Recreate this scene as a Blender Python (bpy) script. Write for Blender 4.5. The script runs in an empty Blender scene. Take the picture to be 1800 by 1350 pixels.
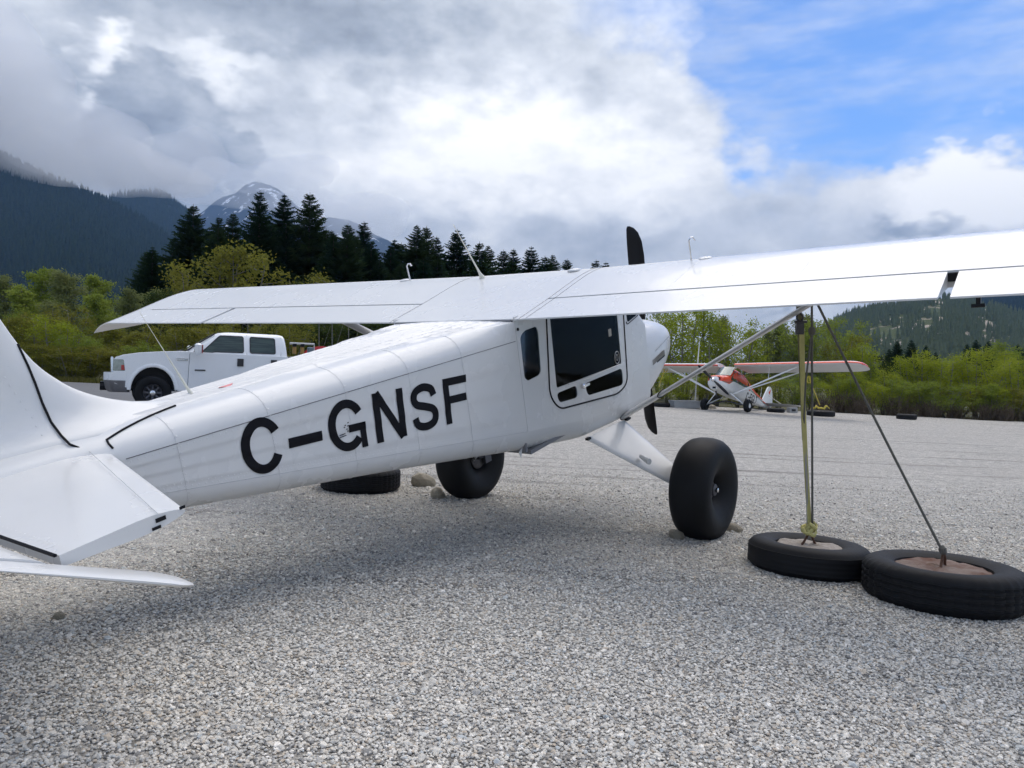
import bpy, bmesh, math, random
import numpy as np
from mathutils import Matrix, Vector
from math import radians, sin, cos, pi, tan, atan2, exp, sqrt

# ------------------------------------------------------------------ camera, sky, sun
scene = bpy.context.scene
COL = scene.collection
CAM_H = 1.33
FPX = 1340.0
_n = np.array([.021, -.011, 1.0]); _n /= np.linalg.norm(_n)
_y = np.array([0, 1.0, 0]); _y -= _n * (_y @ _n); _y /= np.linalg.norm(_y)
QW = np.array([np.cross(_y, _n), _y, _n])            # camera axes -> world
cam_data = bpy.data.cameras.new('camera')
cam_data.sensor_width = 36.0
cam_data.lens = 36.0 * FPX / 1800.0
cam_data.clip_start = 0.05
cam_data.clip_end = 30000
cam = bpy.data.objects.new('camera', cam_data); COL.objects.link(cam)
_r = QW @ np.array([[1, 0, 0], [0, 0, -1], [0, 1, 0]], float)
_m = Matrix.Identity(4)
for i in range(3):
    for j in range(3):
        _m[i][j] = _r[i, j]
_m[2][3] = CAM_H
cam.matrix_world = _m
scene.camera = cam

SUN_AZ = radians(35)       # measured from +Y towards +X
SUN_EL = radians(62)
sun_d = bpy.data.lights.new('sun', 'SUN')
sun_d.energy = 1.5
sun_d.angle = radians(60)
sun_d.color = (1.0, .90, .76)
sun = bpy.data.objects.new('sun', sun_d); COL.objects.link(sun)
sd = Vector((sin(SUN_AZ) * cos(SUN_EL), cos(SUN_AZ) * cos(SUN_EL), sin(SUN_EL)))
sun.rotation_euler = sd.to_track_quat('Z', 'Y').to_euler()
sun.location = (20, 0, 40)

scene.view_settings.view_transform = 'Standard'
scene.view_settings.look = 'None'
scene.view_settings.exposure = 0.55
scene.view_settings.gamma = 1.0
scene.view_settings.use_curve_mapping = False
scene.cycles.use_denoising = True
scene.cycles.max_bounces = 5
scene.cycles.diffuse_bounces = 2
scene.cycles.glossy_bounces = 3
scene.cycles.transmission_bounces = 4
scene.cycles.transparent_max_bounces = 16
scene.cycles.volume_bounces = 2
scene.cycles.use_adaptive_sampling = True
scene.cycles.adaptive_threshold = 0.03


class NT:
    """small helper for node trees"""
    def __init__(s, tree):
        s.t = tree; s.t.nodes.clear()
    def n(s, kind, **kw):
        nd = s.t.nodes.new(kind)
        for k, v in kw.items():
            setattr(nd, k, v)
        return nd
    def l(s, a, b):
        s.t.links.new(a, b)
    def _in(s, sock, v):
        if isinstance(v, bpy.types.NodeSocket):
            s.l(v, sock)
        elif v is not None:
            if sock.type == 'RGBA' and not isinstance(v, (int, float)) and len(v) == 3:
                v = (*v, 1)
            if sock.type == 'VECTOR' and isinstance(v, (int, float)):
                v = (v, v, v)
            sock.default_value = v
    def math(s, op, a, b=None, c=None, clamp=False):
        nd = s.n('ShaderNodeMath', operation=op, use_clamp=clamp)
        s._in(nd.inputs[0], a)
        if b is not None: s._in(nd.inputs[1], b)
        if c is not None: s._in(nd.inputs[2], c)
        return nd.outputs[0]
    def vmath(s, op, a, b=None, out=0):
        nd = s.n('ShaderNodeVectorMath', operation=op)
        s._in(nd.inputs[0], a)
        if b is not None: s._in(nd.inputs[1], b)
        return nd.outputs[out]
    def noise(s, vec, scale, detail=5, rough=.5, dist=0, out='Fac'):
        nd = s.n('ShaderNodeTexNoise')
        s._in(nd.inputs['Vector'], vec); s._in(nd.inputs['Scale'], scale)
        nd.inputs['Detail'].default_value = detail; nd.inputs['Roughness'].default_value = rough
        nd.inputs['Distortion'].default_value = dist
        return nd.outputs[out]
    def voro(s, vec, scale, feature='F1', out='Distance', rnd=1):
        nd = s.n('ShaderNodeTexVoronoi', feature=feature)
        s._in(nd.inputs['Vector'], vec); nd.inputs['Scale'].default_value = scale
        nd.inputs['Randomness'].default_value = rnd
        return nd.outputs[out]
    def mix(s, fac, a, b, blend='MIX'):
        nd = s.n('ShaderNodeMix', data_type='RGBA', blend_type=blend)
        s._in(nd.inputs[0], fac); s._in(nd.inputs[6], a); s._in(nd.inputs[7], b)
        return nd.outputs[2]
    def ramp(s, fac, stops, interp='LINEAR'):
        nd = s.n('ShaderNodeValToRGB')
        cr = nd.color_ramp; cr.interpolation = interp
        while len(cr.elements) < len(stops): cr.elements.new(.5)
        for e, (p, c) in zip(cr.elements, stops):
            e.position = p
            if isinstance(c, (int, float)): c = (c, c, c)
            e.color = (*c, 1)
        s._in(nd.inputs[0], fac)
        return nd.outputs[0]
    def smooth(s, v, a, b, lo=0, hi=1):
        nd = s.n('ShaderNodeMapRange', interpolation_type='SMOOTHSTEP')
        s._in(nd.inputs[0], v)
        for i, x in enumerate((a, b, lo, hi)): nd.inputs[1 + i].default_value = x
        return nd.outputs[0]
    def bump(s, h, strength, dist, normal=None):
        nd = s.n('ShaderNodeBump')
        nd.inputs['Strength'].default_value = strength; nd.inputs['Distance'].default_value = dist
        s._in(nd.inputs['Height'], h)
        if normal is not None: s.l(normal, nd.inputs['Normal'])
        return nd.outputs[0]


def build_world():
    w = bpy.data.worlds.new('World'); scene.world = w; w.use_nodes = True
    N = NT(w.node_tree)
    sky = N.n('ShaderNodeTexSky', sky_type='NISHITA', sun_disc=False)
    sky.sun_elevation = SUN_EL; sky.sun_rotation = SUN_AZ
    sky.altitude = 300; sky.air_density = 1.0; sky.dust_density = .4; sky.ozone_density = 2.0
    tc = N.n('ShaderNodeTexCoord')
    d = tc.outputs['Generated']
    sep = N.n('ShaderNodeSeparateXYZ'); N.l(d, sep.inputs[0])
    az = N.math('MULTIPLY', N.math('ARCTAN2', sep.outputs[0], sep.outputs[1]), 180 / pi)
    el = N.math('MULTIPLY', N.math('ARCSINE', sep.outputs[2]), 180 / pi)
    # turbulence: large billows, fine shreds
    dv = N.n('ShaderNodeMapping'); N.l(d, dv.inputs[0]); dv.inputs['Scale'].default_value = (1, 1, 1.7)
    dvo = dv.outputs[0]
    wn = N.noise(dvo, 5.0, 3, .62, out='Color')
    wn2 = N.noise(dvo, 18, 3, .62, out='Color')
    wv = N.vmath('SUBTRACT', wn, (.5, .5, .5))
    wv2 = N.vmath('SUBTRACT', wn2, (.5, .5, .5))
    cmb = N.n('ShaderNodeCombineXYZ'); N.l(az, cmb.inputs[0]); N.l(el, cmb.inputs[1])
    sc1 = N.n('ShaderNodeVectorMath', operation='SCALE'); N.l(wv, sc1.inputs[0]); sc1.inputs[3].default_value = 11
    sc2 = N.n('ShaderNodeVectorMath', operation='SCALE'); N.l(wv2, sc2.inputs[0]); sc2.inputs[3].default_value = 4.5
    p = N.vmath('ADD', N.vmath('ADD', cmb.outputs[0], sc1.outputs[0]), sc2.outputs[0])
    flat = N.vmath('MULTIPLY', p, (1, 1, 0))

    def blob(acc, a, e, ra, re, amp, soft=0.0):
        q = N.vmath('SUBTRACT', flat, (a, e, 0))
        q = N.vmath('DIVIDE', q, (ra, re, 1))
        ln = N.vmath('LENGTH', q, out=1)
        v = N.smooth(ln, 1.25, soft, 0, amp)
        return v if acc is None else N.math('ADD', acc, v)
    big = N.noise(dvo, 2.2, 2, .55)
    mid = N.noise(dvo, 7.5, 5, .6)
    # ---- cover (1 = cloud): broken cloud everywhere, closed to the left, blue gap upper right
    cov = N.math('MULTIPLY_ADD', big, 1.6, -.42)
    for b in CLOUD_COVER: cov = blob(cov, *b)
    cov = N.math('ADD', cov, N.math('MULTIPLY_ADD', mid, .9, -.45))
    wm = N.n('ShaderNodeMapping'); N.l(d, wm.inputs[0]); wm.inputs['Scale'].default_value = (3, 3, 11); wm.inputs['Rotation'].default_value = (0, .25, 0)
    wisp = N.math('MULTIPLY', N.smooth(N.noise(wm.outputs[0], 1.7, 4, .62), .34, .8), .55)
    cover = N.math('MAXIMUM', N.smooth(cov, -.05, .95), wisp)
    # ---- brightness of the cloud
    br = N.math('MULTIPLY_ADD', mid, .75, .28)
    br = N.math('ADD', br, N.math('MULTIPLY_ADD', N.noise(dvo, 22, 3, .6), .34, -.17))
    for b in CLOUD_LIGHT: br = blob(br, *b)
    ccol = N.ramp(br, [(0.0, (.17, .19, .225)), (.30, (.33, .36, .405)), (.65, (.64, .66, .69)), (1.0, (1.0, .99, .97))])
    bg1 = N.n('ShaderNodeBackground'); bg1.inputs[1].default_value = SKY_STRENGTH
    gam = N.mix(1.0, sky.outputs[0], (.60, .84, 1.16), 'MULTIPLY')
    N.l(gam, bg1.inputs[0])
    # overcast luminance rises towards the zenith (CIE overcast sky)
    bg2 = N.n('ShaderNodeBackground'); N.l(N.math('MULTIPLY', N.math('MULTIPLY_ADD', N.math('MAXIMUM', sep.outputs[2], 0.0), 2 / 3, 1 / 3), CLOUD_STRENGTH), bg2.inputs[1])
    N.l(ccol, bg2.inputs[0])
    mx = N.n('ShaderNodeMixShader')
    N.l(cover, mx.inputs[0]); N.l(bg1.outputs[0], mx.inputs[1]); N.l(bg2.outputs[0], mx.inputs[2])
    out = N.n('ShaderNodeOutputWorld'); N.l(mx.outputs[0], out.inputs[0])
    w.cycles.sampling_method = 'MANUAL'; w.cycles.sample_map_resolution = 512


SKY_STRENGTH = 0.10
CLOUD_STRENGTH = 1.78
HAZE_DENSITY = 7.5e-5
# (azimuth, elevation, half width, half height, amount, [core radius])
CLOUD_COVER = [(-24, 16, 34, 22, 1.3, .3), (4, 9, 26, 13, 1.1, .3), (9, 17, 9, 8, .8, .2), (33, 10.8, 9.5, 5.2, 1.3, .4), (25, 3.5, 18, 3, .5, .3),
               (24, 23, 14, 10, -.9, .0), (24, 16.5, 12, 5, -.6, .0), (19.5, 9, 4, 5, -.45, .1)]
CLOUD_LIGHT = [(-30, 23, 30, 8, -.30, .1), (-8, 25, 20, 5.5, -.26, .1), (-24.2, 15.4, 4.4, 4.1, -.17, 1.05), (-31, 12.5, 12, 5.0, -.26, .5),
               (0, 15.5, 18, 5, .36, .2), (-29.0, 18.6, 1.6, 1.6, .38, .3), (-22, 20.4, 5, 1.4, .22, .3), (3, 10, 13, 3, -.16, .1), (-5, 7.5, 6, 3, -.06, .2),
               (34, 12, 9, 3.6, .55, .3), (26.9, 10.0, 3.4, 1.1, -.42, .2), (23, 5.6, 4, .8, -.3, .4)]
build_world()

# ------------------------------------------------------------------ helpers
def gnd(x, y):
    return -.027 * 40 * math.tanh(x / 40) + .00025 * min(max(y, 0), 45) ** 2

def pix_dir(u, v):
    return QW @ np.array([(u - 900) / FPX, 1.0, (675 - v) / FPX])

def at_depth(u, v, Y):
    d = pix_dir(u, v); return np.array([0, 0, CAM_H]) + d * (Y / d[1])

def mat(name, col, rough=.5, metal=0.0, var=0.0, vscale=4.0, bump=0.0, bscale=60.0, bdist=.005, coat=0.0, spec=.5, detail=4, col2=None, stretch=None, bdetail=4, rvar=.2):
    m = bpy.data.materials.new(name); m.use_nodes = True
    N = NT(m.node_tree)
    b = N.n('ShaderNodeBsdfPrincipled'); o = N.n('ShaderNodeOutputMaterial'); N.l(b.outputs[0], o.inputs[0])
    b.inputs['Base Color'].default_value = (*col, 1)
    b.inputs['Roughness'].default_value = rough; b.inputs['Metallic'].default_value = metal
    b.inputs['Specular IOR Level'].default_value = spec
    b.inputs['Coat Weight'].default_value = coat; b.inputs['Coat Roughness'].default_value = .06
    tc = N.n('ShaderNodeTexCoord'); v = tc.outputs['Object']
    if stretch:
        mp = N.n('ShaderNodeMapping'); N.l(v, mp.inputs[0]); mp.inputs['Scale'].default_value = stretch; v = mp.outputs[0]
    if var or col2:
        f = N.noise(v, vscale, detail, .6)
        if col2:
            c = N.mix(N.smooth(f, .35, .65), col, col2)
        else:
            c = N.mix(f, [x * (1 - var) for x in col], [min(1, x * (1 + var)) for x in col])
        N.l(c, b.inputs['Base Color'])
        N.l(N.math('MULTIPLY_ADD', f, rvar, rough - rvar / 2, clamp=True), b.inputs['Roughness'])
    if bump:
        N.l(N.bump(N.noise(v, bscale, bdetail, .6), bump, bdist), b.inputs['Normal'])
    return m

def mesh(name, verts, faces, m=None, parent=None, smooth=True, angle=35, label=None, cat=None, group=None, kind=None, loc=None):
    me = bpy.data.meshes.new(name)
    me.from_pydata([tuple(map(float, v)) for v in verts], [], [tuple(map(int, f)) for f in faces])
    me.validate()
    if m is not None:
        for q in (m if isinstance(m, (list, tuple)) else [m]): me.materials.append(q)
    if smooth:
        me.polygons.foreach_set('use_smooth', [True] * len(me.polygons))
        if angle < 180: me.set_sharp_from_angle(angle=radians(angle))
    me.update()
    o = bpy.data.objects.new(name, me); COL.objects.link(o)
    if parent is not None: o.parent = parent
    if loc is not None: o.location = loc
    return tag(o, label, cat, group, kind)

def tag(o, label=None, cat=None, group=None, kind=None):
    if label: o['label'] = label
    if cat: o['category'] = cat
    if group: o['group'] = group
    if kind: o['kind'] = kind
    return o

def empty(name, loc, label, cat, group=None, rz=0):
    o = bpy.data.objects.new(name, None); COL.objects.link(o)
    o.location = loc; o.rotation_euler = (0, 0, rz); o.empty_display_size = .2
    return tag(o, label, cat, group)

class MB:
    """collects shapes into one mesh"""
    def __init__(s): s.v = []; s.f = []
    def add(s, v, f):
        k = len(s.v); s.v += [tuple(p) for p in v]; s.f += [tuple(i + k for i in q) for q in f]; return s
    def box(s, c, size, rot=None):
        x, y, z = [a / 2 for a in size]
        P = [Vector(((i & 1) * 2 * x - x, (i >> 1 & 1) * 2 * y - y, (i >> 2 & 1) * 2 * z - z)) for i in range(8)]
        if rot is not None: P = [rot @ p for p in P]
        c = Vector(c)
        return s.add([p + c for p in P], [(0, 2, 3, 1), (4, 5, 7, 6), (0, 1, 5, 4), (2, 6, 7, 3), (0, 4, 6, 2), (1, 3, 7, 5)])
    def tube(s, pts, r, n=8, cap=True, flat=1.0, up=(0, 0, 1)):
        pts = [Vector(p) for p in pts]
        rs = list(r) if isinstance(r, (list, tuple)) else [r] * len(pts)
        rings = []
        prev = None
        for i, p in enumerate(pts):
            t = (pts[min(i + 1, len(pts) - 1)] - pts[max(i - 1, 0)]).normalized()
            if prev is None:
                a = Vector(up)
                if abs(a.dot(t)) > .95: a = Vector((1, 0, 0))
                a = (a - t * a.dot(t)).normalized()
            else:
                a = (prev - t * prev.dot(t)).normalized()
            prev = a; b = t.cross(a)
            rings.append([p + (a * cos(2 * pi * k / n) + b * (sin(2 * pi * k / n) * flat)) * rs[i] for k in range(n)])
        return s.loft(rings, closed=True, cap=cap)
    def loft(s, rings, closed=True, cap=True):
        n = len(rings[0]); V = [p for r in rings for p in r]; Fc = []
        for i in range(len(rings) - 1):
            for k in range(n if closed else n - 1):
                a = i * n + k; b = i * n + (k + 1) % n
                Fc.append((a, b, b + n, a + n))
        if cap and closed:
            Fc.append(tuple(reversed(range(n)))); Fc.append(tuple(range((len(rings) - 1) * n, len(rings) * n)))
        return s.add(V, Fc)
    def lathe(s, prof, n=32, axis=(1, 0, 0), c=(0, 0, 0), closed=False):
        """prof: list of (along axis, radius)"""
        ax = Vector(axis).normalized(); q = Vector((0, 0, 1)) if abs(ax.z) < .9 else Vector((1, 0, 0))
        a = (q - ax * q.dot(ax)).normalized(); b = ax.cross(a); c = Vector(c)
        rings = [[c + ax * h + (a * cos(2 * pi * k / n) + b * sin(2 * pi * k / n)) * r for k in range(n)] for h, r in prof]
        if closed: rings.append(rings[0])
        return s.loft(rings, closed=True, cap=not closed)
    def prism(s, poly, d, to3):
        """poly: 2-D outline; to3(a, b, h) -> 3-D; extruded from h = 0 to d"""
        n = len(poly)
        V = [to3(a, b, 0) for a, b in poly] + [to3(a, b, d) for a, b in poly]
        return s.add(V, [tuple(reversed(range(n))), tuple(range(n, 2 * n))] + [(i, (i + 1) % n, n + (i + 1) % n, n + i) for i in range(n)])
    def build(s, name, m, parent=None, **kw):
        return mesh(name, s.v, s.f, m, parent, **kw)

def round_poly(pts, r, n=5):
    """fillet the corners of a 2-D polygon"""
    out = []
    k = len(pts)
    rr = r if isinstance(r, (list, tuple)) else [r] * k
    for i in range(k):
        p = np.array(pts[i], float); a = np.array(pts[i - 1], float); b = np.array(pts[(i + 1) % k], float)
        da = a - p; db = b - p
        la, lb = np.linalg.norm(da), np.linalg.norm(db)
        q = min(rr[i], la * .45, lb * .45)
        if q <= 1e-4: out.append(tuple(p)); continue
        A = p + da / la * q; B = p + db / lb * q
        for t in np.linspace(0, 1, n):
            out.append(tuple((1 - t) ** 2 * A + 2 * t * (1 - t) * p + t * t * B))
    return out

def plate(name, outer, holes, depth, to3, m, parent):
    """flat panel with openings (2-D outline minus holes), 'depth' thick"""
    bm = bmesh.new()
    edges = []
    for loop in [outer] + holes:
        vs = [bm.verts.new((a, b, 0)) for a, b in loop]
        edges += [bm.edges.new((vs[i], vs[(i + 1) % len(vs)])) for i in range(len(vs))]
    bmesh.ops.triangle_fill(bm, use_beauty=True, use_dissolve=False, edges=edges)
    bm.normal_update()
    ret = bmesh.ops.extrude_face_region(bm, geom=bm.faces[:])
    for e in ret['geom']:
        if isinstance(e, bmesh.types.BMVert): e.co.z += depth
    bmesh.ops.recalc_face_normals(bm, faces=bm.faces[:])
    for v in bm.verts: v.co = Vector(to3(v.co.x, v.co.y, v.co.z))
    bmesh.ops.recalc_face_normals(bm, faces=bm.faces[:])
    me = bpy.data.meshes.new(name); bm.to_mesh(me); bm.free()
    me.materials.append(m)
    o = bpy.data.objects.new(name, me); COL.objects.link(o); o.parent = parent
    return o

def copy_tree(o, parent=None):
    c = o.copy(); COL.objects.link(c); c.parent = parent
    for ch in o.children: copy_tree(ch, c)
    return c

def lerp_tab(t, tab):
    """piecewise-linear table lookup"""
    xs = [a for a, _ in tab]; ys = [b for _, b in tab]
    return float(np.interp(t, xs, ys))
def spl(t, tab):
    """smooth (cubic) table lookup"""
    xs = [a for a, _ in tab]; ys = [b for _, b in tab]
    if t <= xs[0]: return ys[0]
    if t >= xs[-1]: return ys[-1]
    i = max(j for j in range(len(xs) - 1) if xs[j] <= t)
    def sl(j):
        if j == 0: return (ys[1] - ys[0]) / (xs[1] - xs[0])
        if j == len(xs) - 1: return (ys[-1] - ys[-2]) / (xs[-1] - xs[-2])
        return (ys[j + 1] - ys[j - 1]) / (xs[j + 1] - xs[j - 1])
    h = xs[i + 1] - xs[i]; s = (t - xs[i]) / h
    return ((1 + 2 * s) * (1 - s) ** 2 * ys[i] + s * (1 - s) ** 2 * h * sl(i) + s * s * (3 - 2 * s) * ys[i + 1] + s * s * (s - 1) * h * sl(i + 1))
# ------------------------------------------------------------------ shared materials
WHITE = mat('white_paint', (.66, .66, .65), .27, var=.04, vscale=1.8, detail=4, rvar=.06, coat=.2)
def tint(name, col, gloss=.12):
    m = bpy.data.materials.new(name); m.use_nodes = True; N = NT(m.node_tree)
    tr = N.n('ShaderNodeBsdfTransparent'); tr.inputs[0].default_value = (*col, 1)
    gl = N.n('ShaderNodeBsdfGlossy'); gl.inputs[1].default_value = .03; gl.inputs[0].default_value = (.4, .43, .48, 1)
    fr = N.n('ShaderNodeFresnel'); fr.inputs[0].default_value = 1.22
    mx = N.n('ShaderNodeMixShader'); N.l(fr.outputs[0], mx.inputs[0]); N.l(tr.outputs[0], mx.inputs[1]); N.l(gl.outputs[0], mx.inputs[2])
    o = N.n('ShaderNodeOutputMaterial'); N.l(mx.outputs[0], o.inputs[0]); return m
TINT = tint('tinted_acrylic', (.72, .76, .82))
CARGLASS = tint('car_glass', (.42, .5, .46))
BLACK = mat('black_paint', (.008, .008, .010), .45, spec=.22)
BLACKV = mat('black_vinyl', (.006, .006, .009), .5, spec=.16)
RUBBER = mat('black_rubber_seal', (.008, .008, .01), .7, spec=.2)
TYRE = mat('tyre_rubber', (.008, .0085, .010), .62, spec=.22, var=.35, vscale=6, bump=.25, bscale=30, bdist=.004)
OLDTYRE = mat('weathered_tyre_rubber', (.009, .0095, .011), .66, spec=.22, var=.5, vscale=5, bump=.4, bscale=45, bdist=.004)
CHROME = mat('polished_metal', (.75, .75, .75), .18, 1)
SILVER = mat('silver_paint', (.55, .56, .57), .32, .35, var=.08)
STEEL = mat('steel', (.4, .4, .4), .4, .8)
STEELD = mat('dark_steel', (.09, .09, .1), .45, .6, var=.4, vscale=20)
SEAM = mat('dark_seam', (.12, .12, .13), .7)
SEAMLIGHT = mat('grey_seam', (.45, .46, .47), .6)
SEAMPALE = mat('pale_seam', (.57, .575, .58), .45)
CREAM = mat('cream_fibreglass', (.72, .70, .60), .45)
REDSTICK = mat('faded_red_sticker', (.72, .25, .25), .5, var=.3, vscale=60)
DARKCLOTH = mat('cabin_lining', (.2, .2, .21), .8)
SEAT = mat('seat_fabric', (.55, .5, .45), .75, var=.3)
STRAPGREY = mat('grey_webbing', (.35, .34, .3), .8)
# ------------------------------------------------------------------ ground, gravel, asphalt
def gravel_material():
    m = bpy.data.materials.new('crushed_gravel'); m.use_nodes = True; N = NT(m.node_tree)
    b = N.n('ShaderNodeBsdfPrincipled'); o = N.n('ShaderNodeOutputMaterial'); N.l(b.outputs[0], o.inputs[0])
    g = N.n('ShaderNodeNewGeometry'); P = g.outputs['Position']
    c1 = N.voro(P, 62, out='Color'); h1 = N.voro(P, 62)
    c2 = N.voro(P, 130, out='Color'); h2 = N.voro(P, 130)
    v1 = N.vmath('DOT_PRODUCT', c1, (.4, .35, .25), out=1)
    v2 = N.vmath('DOT_PRODUCT', c2, (.3, .3, .4), out=1)
    val = N.math('MULTIPLY_ADD', v1, .6, N.math('MULTIPLY', v2, .4))
    col = N.ramp(val, [(.22, (.20, .19, .175)), (.40, (.42, .40, .36)), (.6, (.56, .53, .48)), (.8, (.72, .69, .63))])
    # wear: tracks and damp, darker patches with soft outlines
    mp = N.n('ShaderNodeMapping'); N.l(P, mp.inputs[0]); mp.inputs['Scale'].default_value = (.10, 2.6, 1); mp.inputs['Rotation'].default_value = (0, 0, radians(5))
    streak = N.smooth(N.noise(mp.outputs[0], 1.0, 6, .66), .56, .66)
    patch = N.smooth(N.noise(P, .9, 5, .65), .55, .75)
    spot = N.smooth(N.noise(P, 3.2, 3, .6), .70, .76)
    col = N.mix(N.math('MULTIPLY', streak, .6), col, (.16, .15, .135))
    col = N.mix(N.math('MULTIPLY', patch, .28), col, (.17, .165, .155))
    col = N.mix(N.math('MULTIPLY', spot, .5), col, (.11, .095, .085))
    mott = N.noise(P, 9, 4, .7)
    col = N.mix(1.0, col, N.mix(N.smooth(mott, .3, .7), (.72, .72, .72), (1.12, 1.12, 1.12)), 'MULTIPLY')
    tint_ = N.noise(P, .35, 3, .5)
    col = N.mix(N.math('MULTIPLY', N.smooth(tint_, .4, .7), .25), col, (.40, .37, .335))
    N.l(col, b.inputs['Base Color']); b.inputs['Roughness'].default_value = .9; b.inputs['Specular IOR Level'].default_value = .25
    h = N.math('ADD', N.math('MULTIPLY', h1, -1.0), N.math('MULTIPLY', h2, -.5))
    N.l(N.bump(h, .9, .014), b.inputs['Normal'])
    return m
GRAVEL = gravel_material()
ASPHALT = mat('worn_asphalt', (.13, .132, .136), .9, var=.35, vscale=.9, bump=.2, bscale=120, stretch=(.25, 2.5, 1), detail=6)
SOIL = mat('rough_grass_and_soil', (.075, .08, .035), .95, col2=(.13, .115, .06), vscale=.6, bump=.5, bscale=8, bdist=.1)

def sheet(name, xs, ys, dz, m, clip=None, **kw):
    V = [(x, y, gnd(x, y) + dz) for y in ys for x in xs]; n = len(xs); Fc = []
    for j in range(len(ys) - 1):
        for i in range(n - 1):
            cx, cy = (xs[i] + xs[i + 1]) / 2, (ys[j] + ys[j + 1]) / 2
            if clip is None or clip(cx, cy): Fc.append((j * n + i, j * n + i + 1, (j + 1) * n + i + 1, (j + 1) * n + i))
    return mesh(name, V, Fc, m, **kw)
far = [-9000, -4000, -1500, -600, -250, -120]
sheet('ground', far + list(np.linspace(-80, 80, 41)) + [-a for a in reversed(far)], [-3000, -800, -200, -60] + list(np.linspace(-20, 80, 51)) + [120, 250, 600, 1500, 4000, 9000, 14000], -.05, SOIL, kind='structure')
# gravel pad: far edge runs slightly towards the camera on the right
def pad_edge(x): return 36.4 - .14 * (x - 7.3) if x > -3 else 19.0 + .0 * x
EX = [x for x in np.linspace(-40, 70, 111)]
V = []; Fc = []; NR = 44
for x in EX:
    ye = pad_edge(x) + .35 * sin(x * 1.7) * (x > -3)
    for j in range(NR):
        y = -14 + (ye + 14) * (j / (NR - 1)); V.append((x, y, gnd(x, y)))
for i in range(len(EX) - 1):
    for j in range(NR - 1): Fc.append((i * NR + j, (i + 1) * NR + j, (i + 1) * NR + j + 1, i * NR + j + 1))
mesh('gravel_pad', V, Fc, GRAVEL, kind='structure')
sheet('asphalt_strip', np.linspace(-70, -1.5, 36), np.linspace(15.5, 30.6, 16), .012, ASPHALT, kind='structure')

# loose stones near the camera: one scatter, real geometry
def scatter(obj, protos, dens, smin, smax, seed, mname, attr=True, upright=False, zr=2 * pi, flat=1.0):
    col = bpy.data.collections.new(mname + '_kinds')
    for p in protos: col.objects.link(p)
    ng = bpy.data.node_groups.new(mname + '_scatter', 'GeometryNodeTree')
    ng.interface.new_socket('Geometry', in_out='INPUT', socket_type='NodeSocketGeometry')
    ng.interface.new_socket('Geometry', in_out='OUTPUT', socket_type='NodeSocketGeometry')
    nd = ng.nodes; lk = ng.links.new
    gi = nd.new('NodeGroupInput'); go = nd.new('NodeGroupOutput')
    dp = nd.new('GeometryNodeDistributePointsOnFaces'); dp.inputs['Density'].default_value = dens
    if attr == 'dens':
        na = nd.new('GeometryNodeInputNamedAttribute'); na.data_type = 'FLOAT'; na.inputs['Name'].default_value = 'dens'; lk(na.outputs[0], dp.inputs['Density'])
    dp.inputs['Seed'].default_value = seed
    ci = nd.new('GeometryNodeCollectionInfo'); ci.inputs['Collection'].default_value = col; ci.inputs['Separate Children'].default_value = True; ci.inputs['Reset Children'].default_value = True
    ip = nd.new('GeometryNodeInstanceOnPoints'); ip.inputs['Pick Instance'].default_value = True
    rr = nd.new('FunctionNodeRandomValue'); rr.data_type = 'FLOAT_VECTOR'
    a = .06 if upright else pi
    a = .06 if upright else .55
    rr.inputs[0].default_value = (-a, -a, 0); rr.inputs[1].default_value = (a, a, zr); rr.inputs['Seed'].default_value = seed + 1
    rs = nd.new('FunctionNodeRandomValue'); rs.data_type = 'FLOAT'
    rs.inputs[2].default_value = smin; rs.inputs[3].default_value = smax; rs.inputs['Seed'].default_value = seed + 2
    ri = nd.new('FunctionNodeRandomValue'); ri.data_type = 'INT'; ri.inputs[4].default_value = 0; ri.inputs[5].default_value = len(protos) - 1; ri.inputs['Seed'].default_value = seed + 3
    lk(gi.outputs[0], dp.inputs['Mesh']); lk(dp.outputs['Points'], ip.inputs['Points']); lk(ci.outputs[0], ip.inputs['Instance'])
    lk(ri.outputs[2], ip.inputs['Instance Index']); lk(rr.outputs[0], ip.inputs['Rotation']); lk(rs.outputs[1], ip.inputs['Scale'])
    lk(ip.outputs[0], go.inputs[0])
    md = obj.modifiers.new('scatter', 'NODES'); md.node_group = ng

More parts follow.
